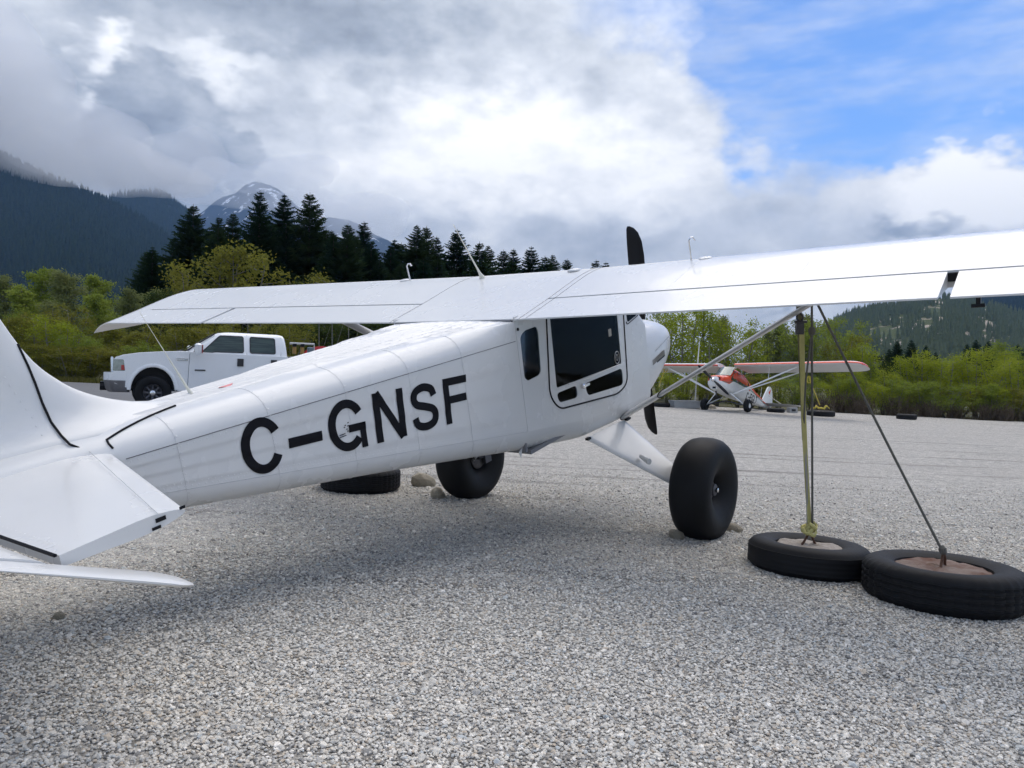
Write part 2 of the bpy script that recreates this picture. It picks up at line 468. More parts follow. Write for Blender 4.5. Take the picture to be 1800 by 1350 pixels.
def stone_mesh(name, seed, m, sub=1, squash=.7, rough=.28):
    rnd = random.Random(seed); bm = bmesh.new(); bmesh.ops.create_icosphere(bm, subdivisions=sub, radius=1)
    k = [Vector((rnd.uniform(-1, 1), rnd.uniform(-1, 1), rnd.uniform(-1, 1))).normalized() for _ in range(7)]
    am = [rnd.uniform(-rough, rough) for _ in k]
    for v in bm.verts:
        d = 1 + sum(a * max(0, v.co.normalized().dot(q)) ** 3 for a, q in zip(am, k)) + rnd.uniform(-.06, .06)
        v.co = Vector((v.co.x * d * 1.15, v.co.y * d, v.co.z * d * squash))
    me = bpy.data.meshes.new(name); bm.to_mesh(me); bm.free(); me.materials.append(m)
    return bpy.data.objects.new(name, me)
def pebble_material():
    m = bpy.data.materials.new('gravel_stones'); m.use_nodes = True; N = NT(m.node_tree)
    b = N.n('ShaderNodeBsdfPrincipled'); o = N.n('ShaderNodeOutputMaterial'); N.l(b.outputs[0], o.inputs[0])
    oi = N.n('ShaderNodeObjectInfo'); r = oi.outputs['Random']
    col = N.ramp(r, [(0, (.17, .168, .168)), (.10, (.33, .33, .33)), (.2, (.49, .485, .47)), (.42, (.62, .605, .57)), (.58, (.70, .68, .64)), (.68, (.52, .45, .37)), (.74, (.64, .62, .58)), (.82, (.45, .49, .52)), (.9, (.72, .70, .66)), (1, (.90, .88, .85))])
    g = N.n('ShaderNodeNewGeometry')
    f = N.noise(g.outputs['Position'], 160, 3, .6)
    P = g.outputs['Position']
    mp = N.n('ShaderNodeMapping'); N.l(P, mp.inputs[0]); mp.inputs['Scale'].default_value = (.16, 1.5, 1); mp.inputs['Rotation'].default_value = (0, 0, radians(-9))
    patch = N.smooth(N.noise(P, .9, 5, .65), .55, .75); spot = N.smooth(N.noise(P, 3.2, 3, .6), .70, .76)
    col = N.mix(1.0, col, N.mix(f, (.84, .81, .75), (1.17, 1.13, 1.06)), 'MULTIPLY')
    col = N.mix(N.math('MULTIPLY', patch, .25), col, (.17, .165, .155))
    col = N.mix(N.math('MULTIPLY', spot, .5), col, (.11, .095, .085))
    N.l(col, b.inputs['Base Color']); b.inputs['Roughness'].default_value = .8; b.inputs['Specular IOR Level'].default_value = .3
    return m
PEB = pebble_material()
def patch_mesh(name, y0, y1, kx, cx, n=8):
    V = []; Fc = []
    yy = np.linspace(y0, y1, n)
    for y in yy:
        w = kx * y + cx
        for x in np.linspace(-w, w, 9): V.append((x, y, gnd(x, y) + .004))
    for j in range(n - 1):
        for i in range(8): Fc.append((j * 9 + i, j * 9 + i + 1, (j + 1) * 9 + i + 1, (j + 1) * 9 + i))
    return mesh(name, V, Fc, PEB, smooth=False)
stones = [stone_mesh('pebble', k, PEB, 1, random.Random(k).uniform(.5, .75)) for k in range(7)]
ga = patch_mesh('gravel', 1.7, 11.5, .72, .9, 24)
at = ga.data.attributes.new('dens', 'FLOAT', 'POINT')
at.data.foreach_set('value', [float(np.interp(v.co.y, [1.7, 3.5, 5.5, 8, 11.4], [8200, 6400, 3000, 1000, 0])) for v in ga.data.vertices])
tag(ga, 'loose grey gravel stones spread over the foreground and under the white plane', 'gravel', kind='stuff'); scatter(ga, stones, 1, .0033, .0094, 3, 'gravel', attr='dens')
gc = patch_mesh('gravel', 1.7, 9.0, .72, .9, 12)
tag(gc, 'scattered larger gravel stones lying among the finer gravel', 'gravel', kind='stuff'); scatter(gc, [q.copy() for q in stones], 70, .010, .019, 31, 'gravel_large')

# ------------------------------------------------------------------ hills and mountains
def hill_material(name, base, base2, scale, rock=None, rockamt=(.62, .7), snow=None):
    m = bpy.data.materials.new(name); m.use_nodes = True; N = NT(m.node_tree)
    b = N.n('ShaderNodeBsdfPrincipled'); o = N.n('ShaderNodeOutputMaterial'); N.l(b.outputs[0], o.inputs[0])
    g = N.n('ShaderNodeNewGeometry'); P = g.outputs['Position']
    col = N.mix(N.noise(P, scale, 6, .65), base, base2)
    if rock:
        sp = N.n('ShaderNodeSeparateXYZ'); N.l(g.outputs['Normal'], sp.inputs[0])
        f = N.smooth(N.noise(P, scale * .8, 6, .7), *rockamt)
        rc = N.mix(N.noise(P, scale * 8, 5, .7), rock, [c * .45 for c in rock])
        col = N.mix(f, col, rc)
    if snow:
        sp = N.n('ShaderNodeSeparateXYZ'); N.l(P, sp.inputs[0])
        f = N.math('ADD', N.noise(P, .008, 6, .75), N.math('MULTIPLY', N.math('SUBTRACT', sp.outputs[2], snow), .00012))
        col = N.mix(N.smooth(f, .585, .625), col, (.75, .78, .82))
    N.l(col, b.inputs['Base Color']); b.inputs['Roughness'].default_value = 1; b.inputs['Specular IOR Level'].default_value = .05
    return m
def fnoise(seed):
    r = np.random.RandomState(seed); ks = [(r.normal(size=2) * 2 ** (i / 2.), r.uniform(0, 6.28), .75 ** i) for i in range(12)]
    return lambda x, y: sum(a * sin(k[0] * x + k[1] * y + p) for k, p, a in ks) / 3.2
def hill(name, sil, D, base, m, seed, rough=.06, nu=70, nr=46, back=.35, curve=1.15, **kw):
    """sil: ridge line as bearings (pixel column) and heights at distance D; the slope falls towards the valley"""
    us = np.linspace(sil[0][0], sil[-1][0], nu); V = []; nz = fnoise(seed)
    for i, u in enumerate(us):
        top = at_depth(u, spl(u, sil), D)
        dirn = np.array([top[0], top[1]]) / D; h = top[2]
        for j in range(nr):
            t = j / (nr - 1) * (1 + back)
            d = base + (D - base) * min(t, 1) + (D - base) * max(0, t - 1)
            zz = h * (min(t, 1) ** curve) - h * .9 * max(0, t - 1)
            w = 4 * min(t, 1) * (1 - min(t, 1)) + .25 * (t > .9)
            zz += h * rough * w * nz(u * .02, t * 7)
            V.append((dirn[0] * d, dirn[1] * d, zz - 2))
    Fc = [(i * nr + j, (i + 1) * nr + j, (i + 1) * nr + j + 1, i * nr + j + 1) for i in range(nu - 1) for j in range(nr - 1)]
    return mesh(name, V, Fc, m, angle=180, kind='structure', **kw)
FOREST = hill_material('forest_floor', (.012, .022, .012), (.022, .034, .016), .02)
ROCKHILL = hill_material('rocky_hill', (.05, .07, .032), (.085, .10, .045), .03, rock=(.46, .40, .33), rockamt=(.50, .56))
SNOWROCK = hill_material('snowy_rock', (.02, .028, .03), (.055, .06, .06), .006, snow=900)
mA = hill('mountain_slope', [(-420, 60), (-200, 150), (-60, 235), (0, 276), (100, 318), (200, 362), (270, 402), (330, 450), (400, 500), (480, 545), (560, 600)], 2000, 700, FOREST, 1)
mB = hill('mountain_ridge', [(60, 440), (130, 385), (190, 352), (240, 340), (285, 343), (320, 365), (345, 392), (420, 465), (500, 520), (600, 560), (700, 600)], 3000, 1500, FOREST, 2, nu=50)
mC = hill('mountain_peak', [(300, 420), (345, 375), (385, 346), (415, 336), (430, 327), (455, 322), (485, 331), (512, 352), (545, 380), (590, 384), (625, 392), (660, 410), (720, 440), (800, 490)], 5200, 2600, SNOWROCK, 3, rough=.1, nu=110, nr=70)
mR = hill('rocky_hillside', [(1330, 640), (1400, 600), (1450, 573), (1490, 553), (1530, 543), (1590, 529), (1630, 522), (1680, 524), (1740, 536), (1800, 552), (1900, 580), (2050, 610)], 950, 330, ROCKHILL, 5, rough=.05)
mS = hill('far_hillside', [(1560, 600), (1640, 560), (1690, 532), (1760, 505), (1850, 480), (2000, 455), (2200, 440)], 1900, 900, FOREST, 6)
def far_conifer(name, seed, m):
    r = random.Random(seed); mb = MB()
    for k in range(4):
        z0 = .08 + .21 * k; z1 = z0 + .36; R = .17 * (1 - k * .21); n = 7; o = r.uniform(0, 6)
        ring = [(R * cos(o + 2 * pi * i / n) * r.uniform(.7, 1.25), R * sin(o + 2 * pi * i / n) * r.uniform(.7, 1.25), z0 + r.uniform(-.03, .03)) for i in range(n)]
        mb.add(ring + [(0, 0, min(1, z1))], [(i, (i + 1) % n, n) for i in range(n)])
    me = bpy.data.meshes.new(name); me.from_pydata(mb.v, [], mb.f); me.materials.append(m)
    return bpy.data.objects.new(name, me)
def leaf_material(name, col, col2, trans=.35, rough=.6, spread=.25):
    m = bpy.data.materials.new(name); m.use_nodes = True; N = NT(m.node_tree)
    o = N.n('ShaderNodeOutputMaterial'); g = N.n('ShaderNodeNewGeometry'); oi = N.n('ShaderNodeObjectInfo')
    f = N.math('MULTIPLY_ADD', g.outputs['Random Per Island'], .6, N.math('MULTIPLY', oi.outputs['Random'], .4))
    c = N.mix(f, col, col2)
    d = N.n('ShaderNodeBsdfDiffuse'); N.l(c, d.inputs[0])
    t = N.n('ShaderNodeBsdfTranslucent'); N.l(c, t.inputs[0])
    mx = N.n('ShaderNodeMixShader'); mx.inputs[0].default_value = trans
    N.l(d.outputs[0], mx.inputs[1]); N.l(t.outputs[0], mx.inputs[2]); N.l(mx.outputs[0], o.inputs[0])
    return m
FARTREE = leaf_material('far_conifer_needles', (.010, .022, .014), (.03, .045, .022), .1)
FARTREE_HAZED = leaf_material('hill_conifer_needles_hazed', (.08, .105, .062), (.15, .175, .10), .1)  # haze over the hill put into the needle colour as lighter grey-green
def forest(name, src, dens, h0, h1, seed, label, m, zmax=1e9, keep=None):
    """trees over a copy of the slope's surface"""
    me = src.data.copy(); o = bpy.data.objects.new(name, me); COL.objects.link(o)
    if keep:
        bm = bmesh.new(); bm.from_mesh(me)
        bmesh.ops.delete(bm, geom=[f for f in bm.faces if not keep(f.calc_center_median())], context='FACES'); bm.to_mesh(me); bm.free()
    tag(o, label, 'forest', kind='stuff')
    scatter(o, [far_conifer('far_conifer', seed * 10 + k, m) for k in range(3)], dens, h0, h1, seed, name, upright=True)
forest('mountain_forest', mA, .0125, 14, 30, 21, 'dark conifer forest covering the mountain slope at the left', FARTREE)
forest('ridge_forest', mB, .006, 18, 34, 22, 'blue dark conifer forest on the ridge behind the left slope', FARTREE)
nzr = fnoise(44)
forest('hill_forest', mR, .035, 6, 13, 23, 'grey green conifers scattered over the rocky hill at the right', FARTREE_HAZED, keep=lambda c: nzr(c.x * .11, c.z * .22) < .16)
forest('far_hill_forest', mS, .011, 14, 24, 24, 'blue hazy conifers on the far hill at the right edge', FARTREE)
# ------------------------------------------------------------------ trees and shrubs
BARK = mat('grey_bark', (.16, .15, .13), .9, var=.4, vscale=8)
BARKD = mat('dark_bark', (.055, .045, .035), .9, var=.4, vscale=8)
BIRCH = mat('pale_birch_bark', (.17, .16, .14), .85, var=.35, vscale=6)
TWIG = mat('dry_brown_twigs', (.10, .075, .05), .9, var=.4, vscale=5)
NEEDLE = leaf_material('conifer_needles', (.012, .032, .017), (.032, .062, .028), .15)
NEEDLE2 = leaf_material('conifer_needles_lighter', (.02, .044, .022), (.05, .08, .034), .18)
LEAF = {'bright': leaf_material('spring_leaves_bright', (.20, .26, .02), (.36, .39, .055), .5),
        'green': leaf_material('spring_leaves_green', (.14, .20, .03), (.29, .34, .07), .5),
        'olive': leaf_material('leaves_olive', (.13, .14, .026), (.26, .25, .05), .45),
        'grey': leaf_material('leaves_grey_green', (.125, .155, .055), (.25, .275, .11), .45),
        'dark': leaf_material('leaves_dark', (.03, .05, .016), (.075, .10, .03), .35)}
def np_mesh(name, V, F, m):
    me = bpy.data.meshes.new(name)
    V = np.asarray(V, np.float32); F = np.asarray(F, np.int32); nf, k = F.shape
    me.vertices.add(len(V)); me.vertices.foreach_set('co', V.ravel())
    me.loops.add(nf * k); me.loops.foreach_set('vertex_index', F.ravel())
    me.polygons.add(nf); me.polygons.foreach_set('loop_start', np.arange(0, nf * k, k, dtype=np.int32))
    me.polygons.foreach_set('loop_total', np.full(nf, k, np.int32))
    me.materials.append(m); me.update(calc_edges=True); me.validate()
    return me
def leaf_cloud(name, centres, n_each, spread, size, m, seed):
    r = np.random.RandomState(seed); C = np.asarray(centres)
    P = np.repeat(C, n_each, axis=0); n = len(P)
    P = P + r.normal(size=(n, 3)) * spread * np.array([1, 1, .75])
    a = r.normal(size=(n, 3)); a /= np.linalg.norm(a, axis=1)[:, None]
    b = r.normal(size=(n, 3)); b -= a * (a * b).sum(1)[:, None]; b /= np.linalg.norm(b, axis=1)[:, None]
    s = r.uniform(.6, 1.3, (n, 1)) * size
    V = np.stack([P - a * s * .5, P + b * s * .28, P + a * s * .5, P - b * s * .28], 1).reshape(-1, 3)
    return np_mesh(name, V, np.arange(4 * n).reshape(n, 4), m)
def broad_mesh(seed, h, width, kind, bark, stems=1, base=.25, leaves=11, leaf=.13, clumps=340, airy=.34):
    """tapered trunk with limbs; leaves gathered along the limbs"""
    r = random.Random(seed); mb = MB(); pts = []
    for s in range(stems):
        a0 = r.uniform(0, 6.28); lean = r.uniform(.0, .16) * (2.2 if stems > 1 else 1)
        top = Vector((cos(a0) * lean * h, sin(a0) * lean * h, h * r.uniform(.86, 1.0)))
        b0 = Vector((cos(a0) * .12 * (stems > 1), sin(a0) * .12 * (stems > 1), -.15))
        mid = b0.lerp(top, .5) + Vector((r.uniform(-.05, .05) * h, r.uniform(-.05, .05) * h, 0))
        tr = [b0, b0.lerp(mid, .5), mid, mid.lerp(top, .55), top]
        R = (.016 if stems > 1 else .022) * h
        mb.tube(tr, [R, R * .8, R * .55, R * .3, R * .07], 6)
        nl = max(7, int(20 / stems ** .5))
        for k in range(nl):
            t = base + (1 - base) * (k + r.random()) / nl * .97
            i = min(3, int(t * 4)); p = tr[i].lerp(tr[i + 1], t * 4 - i)
            a = k * 2.4 + r.uniform(-.5, .5); ln = width * (.55 + .75 * r.random()) * (1 - .72 * max(0, t - .3) / .7)
            e = p + Vector((cos(a) * ln, sin(a) * ln, ln * r.uniform(.25, .85)))
            q = p.lerp(e, .5) + Vector((0, 0, -.08 * ln))
            mb.tube([p, q, e], [R * .3, R * .18, R * .05], 4, cap=False)
            m = max(3, int(clumps / (nl * stems)))
            for _ in range(m):
                f = r.random() ** .6; c = p.lerp(q, f * 2) if f < .5 else q.lerp(e, f * 2 - 1)
                pts.append((c.x + r.gauss(0, airy * ln * .55), c.y + r.gauss(0, airy * ln * .55), c.z + r.gauss(0, airy * ln * .45)))
    tm = bpy.data.meshes.new('trunk'); tm.from_pydata(mb.v, [], mb.f); tm.materials.append(bark)
    tm.polygons.foreach_set('use_smooth', [True] * len(tm.polygons))
    return tm, leaf_cloud('crown', pts, leaves, .17, leaf, LEAF[kind], seed)
def conifer_mesh(seed, h, R, m, whorls=46, droop=.35, ragged=.3):
    r = random.Random(seed); mb = MB(); mb.tube([(0, 0, -.3), (0, 0, h * .5), (0, 0, h)], [h * .016, h * .009, h * .001], 6)
    V = []; F = []
    for k in range(whorls):
        t = (k + r.random()) / whorls
        z = h * (.06 + .93 * t ** .92); ln0 = R * (1 - t) ** .82 * (1.0 if t > .1 else .8) + .12
        nb = int(5 + 6 * (1 - t))
        for b in range(nb):
            a = b * 6.283 / nb + r.uniform(-.4, .4) + k; ln = ln0 * (1 + r.uniform(-ragged, ragged * .8))
            dr = droop * r.uniform(.6, 1.4) * (1 - .9 * t) - .12
            ca, sa = cos(a), sin(a); ns = 6
            for s in range(ns):
                f0 = .12 + .88 * s / ns; f1 = .12 + .88 * (s + 1) / ns
                zc = lambda f: z - dr * ln * f ** 1.3 + .16 * ln * f ** 3
                p = (ca * ln * f0, sa * ln * f0, zc(f0)); w = ln * .42 * (1.05 - f0) + .11
                q = (ca * ln * f1, sa * ln * f1, zc(f1))
                for sg in (-1, 1):
                    j = r.uniform(.6, 1.25)
                    e = (q[0] - sg * sa * w * j, q[1] + sg * ca * w * j, q[2] - w * r.uniform(.05, .5))
                    n = len(V); V += [p, q, e]; F.append((n, n + 1, n + 2))
                    e2 = (p[0] - sg * sa * w * j * .5, p[1] + sg * ca * w * j * .5, p[2] - w * r.uniform(.3, .8))
                    n = len(V); V += [p, q, e2]; F.append((n, n + 1, n + 2))
    tm = bpy.data.meshes.new('trunk'); tm.from_pydata(mb.v, [], mb.f); tm.materials.append(BARKD)
    return tm, np_mesh('crown', V, F, m)
def brush_mesh(seed, h, n=150):
    r = random.Random(seed); V = []; F = []
    for k in range(n):
        a = r.uniform(0, 6.28); b = Vector((r.gauss(0, .25), r.gauss(0, .25), -.05)); ln = h * r.uniform(.5, 1.05)
        e = b + Vector((cos(a) * ln * .45 * r.random(), sin(a) * ln * .45 * r.random(), ln))
        for q in range(4):
            s, t = b.lerp(e, q / 4), b.lerp(e, (q + 1) / 4 + .12) + Vector((r.gauss(0, .09), r.gauss(0, .09), r.gauss(0, .05)))
            w = Vector((r.uniform(-1, 1), r.uniform(-1, 1), 0)).normalized() * .011
            k0 = len(V); V += [s - w, s + w, t + w * .5, t - w * .5]; F.append((k0, k0 + 1, k0 + 2, k0 + 3))
    return np_mesh('twigs', V, F, TWIG)

def plant(name, meshes, x, y, sc, rz, label, cat, group=None, names=('trunk', 'crown'), dz=0):
    o = empty(name, (x, y, gnd(x, y) - .03 + dz), label, cat, group, rz)
    o.scale = sc if isinstance(sc, tuple) else (sc, sc, sc)
    for me, nm in zip(meshes, names):
        c = bpy.data.objects.new(nm, me); COL.objects.link(c); c.parent = o
    return o
ORD = ['first', 'second', 'third', 'fourth', 'fifth', 'sixth', 'seventh', 'eighth', 'ninth', 'tenth', 'eleventh', 'twelfth', 'thirteenth', 'fourteenth', 'fifteenth', 'sixteenth', 'seventeenth', 'eighteenth', 'nineteenth', 'twentieth']
rt = random.Random(7)
CON = [conifer_mesh(s, 10.0, 2.5 + .25 * (s % 3), NEEDLE if s % 2 else NEEDLE2, whorls=64 + 4 * (s % 3), droop=.3 + .1 * (s % 3)) for s in range(5)]
# skyline conifers behind the wing: (column, row of the top, distance)
SKY_CON = [(268, 432, 62), (340, 358, 66), (385, 380, 74), (410, 372, 70), (457, 334, 64), (500, 340, 68), (545, 337, 66), (583, 404, 78), (612, 392, 74), (640, 388, 76),
           (694, 420, 78), (706, 425, 82), (733, 394, 76), (750, 396, 78), (768, 414, 82), (804, 402, 78), (843, 424, 82), (858, 430, 86), (885, 438, 88), (903, 436, 92),
           (934, 432, 86), (958, 449, 96), (972, 446, 98), (997, 454, 104), (1048, 456, 112), (1065, 460, 116)]
for i, (u, v, Y) in enumerate(SKY_CON):
    top = at_depth(u, v, Y); h = top[2] - gnd(top[0], Y)
    s = h / 10.0 * 1.0; wd_ = s * rt.uniform(1.05, 1.35)
    if i < 20: lb = 'tall dark conifer on the skyline, %s from the left in the row behind the wings' % ORD[i]
    else: lb = 'distant dark skyline conifer, %s from the right end of the row' % ORD[len(SKY_CON) - 1 - i]
    plant('conifer', CON[(i * 3 + 1) % 5], top[0], Y, (wd_, wd_, s), rt.uniform(0, 6), lb, 'tree', 'conifers on the skyline behind the wings')
# the lower conifers that close the stand between them
for i in range(44):
    u = 250 + 820 * (i + rt.random()) / 44; Y = rt.uniform(60, 78); v = float(np.interp(u, [250, 350, 550, 700, 900, 1070], [450, 412, 405, 445, 462, 495])) + rt.uniform(-14, 25)
    top = at_depth(u, v, Y); s = (top[2] - gnd(top[0], Y)) / 10.0
    plant('conifer', CON[i % 5], top[0], Y, (s * 1.25, s * 1.25, s), rt.uniform(0, 6), 'lower dark conifer closing the dense stand behind the wings', 'tree', 'lower conifers in the stand')
# dark conifers peeking out below the right hill
for i, (u, v, Y) in enumerate([(1563, 612, 110), (1578, 598, 112), (1602, 596, 118), (1628, 606, 115), (1645, 618, 112), (1700, 604, 100), (1716, 596, 104), (1738, 598, 100), (1790, 604, 95), (1812, 590, 92)]):
    top = at_depth(u, v, Y); s = (top[2] - gnd(top[0], Y)) / 10.0
    plant('conifer', CON[(i * 2) % 5], top[0], Y, (s * 1.1, s * 1.1, s), rt.uniform(0, 6), 'small dark conifer below the rocky hill, %s from the left' % ORD[i], 'tree', 'conifers below the rocky hill')

BR = {'bright': [broad_mesh(100 + k, 4.2, 1.15, 'bright', BARK, stems=4, base=.12, clumps=520, leaf=.10) for k in range(4)],
      'green': [broad_mesh(120 + k, 5.0, 1.35, 'green', BARK, stems=3, base=.15, clumps=560, leaf=.115) for k in range(4)],
      'olive': [broad_mesh(140 + k, 4.4, 1.25, 'olive', BARK, stems=4, base=.1, clumps=520, leaf=.115) for k in range(4)],
      'grey': [broad_mesh(160 + k, 6.5, 1.2, 'grey', BIRCH, stems=1, base=.28, clumps=560, leaf=.13, leaves=12) for k in range(3)],
      'tall': [broad_mesh(180 + k, 7.5, 1.6, 'green', BIRCH, stems=1, base=.3, clumps=620, leaf=.15, leaves=13) for k in range(3)],
      'dark': [broad_mesh(200 + k, 5.0, 1.4, 'dark', BARKD, stems=3, base=.1, clumps=520, leaf=.13) for k in range(3)]}
HT = {'bright': 4.2, 'green': 5.0, 'olive': 4.4, 'grey': 6.5, 'tall': 7.5, 'dark': 5.0}
def broad(kind, u, v, Y, label, group, wide=1.0, cat='tree', name=None):
    top = at_depth(u, v, Y); s = max(.35, (top[2] - gnd(top[0], Y)) / (HT[kind] * .95))
    ms = BR[kind]
    return plant(name or 'broadleaf_tree', ms[rt.randrange(len(ms))], top[0], Y, (s * wide, s * wide, s), rt.uniform(0, 6), label, cat, group)
# right-hand side: taller trees behind the second plane, then bright spring shrubs along the gravel edge
RIGHT = [('green', 1165, 545, 43, 1.0), ('bright', 1205, 548, 40, 1.1), ('green', 1232, 540, 44, 1.1), ('grey', 1262, 548, 46, .9), ('bright', 1290, 565, 42, 1.0), ('green', 1318, 580, 44, 1.0), ('grey', 1350, 570, 47, .9), ('grey', 1375, 560, 46, .9),
         ('grey', 1405, 545, 44, 1.0), ('green', 1432, 562, 43, 1.0), ('green', 1462, 560, 44, 1.0), ('olive', 1490, 598, 42, 1.1), ('bright', 1517, 610, 40, 1.1), ('dark', 1552, 622, 46, 1.3)]
for i, (k, u, v, Y, w) in enumerate(RIGHT):
    broad(k, u, v, Y, 'spring-leaved tree behind the red and white plane, %s from the left' % ORD[i], 'trees behind the second plane', w)
for i, (k, u, v, Y) in enumerate([('bright', 1500, 650, 36.8), ('green', 1535, 650, 39), ('bright', 1568, 652, 37.5), ('bright', 1598, 630, 38.5), ('bright', 1627, 622, 38), ('bright', 1655, 628, 37), ('bright', 1682, 640, 38.5), ('grey', 1693, 635, 42), ('bright', 1722, 625, 37), ('bright', 1748, 618, 38.5),
                                  ('green', 1770, 600, 41), ('bright', 1795, 640, 36), ('green', 1822, 615, 39), ('bright', 1855, 630, 36), ('green', 1900, 600, 38), ('bright', 1960, 615, 36), ('green', 2030, 600, 38)]):
    lb = 'bright green shrub at the right gravel edge, %s from the left' % ORD[i] if i < 12 else 'green shrub at the right end of the gravel edge'
    broad(k, u, v, Y, lb, 'bright shrubs along the gravel edge', 1.15, 'shrub', 'leafy_shrub')
# low undergrowth closing the foot of the trees on the right
for i in range(26):
    u = 1160 + 760 * (i + rt.random()) / 26; Y = pad_edge((u - 900) / FPX * 36) + rt.uniform(.8, 2.0); k = rt.choice(['olive', 'green', 'bright', 'olive'])
    broad(k, u, float(np.interp(u, [1160, 1500, 1800, 1950], [672, 690, 700, 705])) + rt.uniform(-10, 12), Y, 'low undergrowth bush at the foot of the trees on the right', 'undergrowth on the right', 1.7, 'shrub', 'low_bush')
BRUSH = [brush_mesh(300 + k, 1.25) for k in range(3)]
for i in range(16):
    u = 1420 + 500 * (i + rt.random()) / 16; Y = pad_edge((u - 900) / FPX * 36) + rt.uniform(.2, .9)
    x = (u - 900) / FPX * Y; s = rt.uniform(.45, .85)
    plant('dry_shrub', [BRUSH[i % 3]], x, Y, (s * 1.4, s * 1.4, s), rt.uniform(0, 6), 'leafless brown brush along the right gravel edge', 'shrub', 'dry brush at the gravel edge', names=('twigs',))
# left-hand side: shrubs beyond the road, taller trees behind them
LEFT = [('tall', -60, 470, 44), ('grey', 15, 478, 43), ('tall', 62, 470, 42), ('grey', 105, 500, 45), ('grey', 143, 468, 41), ('tall', 190, 488, 46), ('grey', 225, 505, 44), ('grey', 262, 500, 47), ('dark', 300, 510, 46), ('olive', 408, 440, 52), ('olive', 345, 480, 50), ('dark', 470, 500, 50), ('olive', 560, 490, 52), ('tall', 40, 500, 39), ('grey', 85, 520, 38), ('tall', 170, 520, 39), ('olive', 120, 540, 37), ('tall', -140, 480, 42), ('grey', -220, 470, 44)]
for i, (k, u, v, Y) in enumerate(sorted(LEFT, key=lambda q: q[1])):
    lb = 'pale-stemmed leafy tree beyond the road, %s from the left' % ORD[i - 2] if u >= 0 else 'leafy tree beyond the road at the left picture edge'
    broad(k, u, v, Y, lb, 'trees beyond the road on the left', 1.15)
SHR = [('olive', -90, 570, 34), ('olive', -40, 560, 35), ('olive', 18, 560, 34.5), ('olive', 62, 556, 35), ('bright', 105, 560, 33.5), ('green', 128, 592, 33), ('green', 160, 590, 34), ('olive', 200, 570, 35.5), ('olive', 240, 578, 34.5), ('olive', 283, 570, 35.5), ('olive', 325, 578, 35), ('olive', 368, 570, 36), ('olive', 412, 576, 35), ('olive', 455, 566, 36), ('olive', 500, 572, 35.5), ('dark', 545, 570, 37), ('dark', 590, 560, 38), ('dark', 640, 560, 39), ('dark', 700, 560, 40), ('dark', 770, 560, 41), ('dark', 850, 560, 42), ('dark', 930, 560, 42), ('dark', 1010, 560, 42), ('dark', 1085, 560, 42)]
for i, (k, u, v, Y) in enumerate(SHR):
    lb = ('yellow-green shrub beside the road left of the truck, %s from the left' % ORD[i - 2] if 1 < i < 8 else 'olive-brown bush behind the white truck, %s from the left' % ORD[i - 8] if 7 < i < 17 else 'dark bush behind the white plane cabin' if i > 16 else 'olive bush beside the road at the left picture edge')
    broad(k, u, v, Y, lb, 'bushes behind the road', 1.35, 'shrub', 'leafy_shrub')
for i in range(24):
    u = -60 + 700 * (i + rt.random()) / 24; Y = rt.uniform(32.2, 33.6)
    broad(rt.choice(['olive', 'olive', 'green']), u, 648 + rt.uniform(-16, 10), Y, 'low bush along the grassy road edge', 'low bushes at the road edge', 1.8, 'shrub', 'low_bush')
# bare birch stems under the far wing
for i, (u, v0, v1) in enumerate([(560, 560, 640), (583, 555, 640), (612, 560, 640), (435, 560, 640), (1246, 600, 712)]):
    Y = 33.5 if i < 4 else 37; a = at_depth(u, v0, Y); x = a[0]; g = gnd(x, Y)
    mb = MB().tube([(0, 0, -.1), (.05, 0, (a[2] - g) * .5), (.02, 0, a[2] - g)], [.032, .026, .012], 6)
    mb2 = MB().tube([(.04, 0, (a[2] - g) * .4), (.5, .1, (a[2] - g) * .9)], [.014, .005], 5)
    o = empty('bare_birch', (x, Y, g), ['thin bare birch stem under the far wing, left of the red reel', 'second thin bare birch stem under the far wing', 'bare birch stem nearest the cabin under the far wing', 'thin pale stem behind the truck cab', 'slim pale stem between the trees behind the second plane'][i], 'tree', 'bare birch stems')
    mb.build('trunk', BIRCH, o); mb2.build('limb', BIRCH, o)
# grass verge
def grass():
    r = np.random.RandomState(5); n = 16000
    x = r.uniform(-45, 2, n); y = 30.7 + np.abs(r.normal(0, 1.0, n)); z = np.array([gnd(a, b) for a, b in zip(x, y)]) - .03
    h = r.uniform(.08, .32, n); a = r.uniform(0, 6.28, n); w = .025
    dx, dy = np.cos(a) * w, np.sin(a) * w; lx, ly = r.normal(0, .06, n), r.normal(0, .06, n)
    V = np.stack([np.stack([x - dx, y - dy, z], 1), np.stack([x + dx, y + dy, z], 1), np.stack([x + lx, y + ly, z + h], 1)], 1).reshape(-1, 3)
    me = np_mesh('grass', V, np.arange(3 * n).reshape(n, 3), leaf_material('verge_grass', (.07, .085, .02), (.17, .15, .05), .3))
    o = bpy.data.objects.new('grass', me); COL.objects.link(o); tag(o, 'rough grass verge between the road and the bushes', 'grass', kind='stuff')
grass()
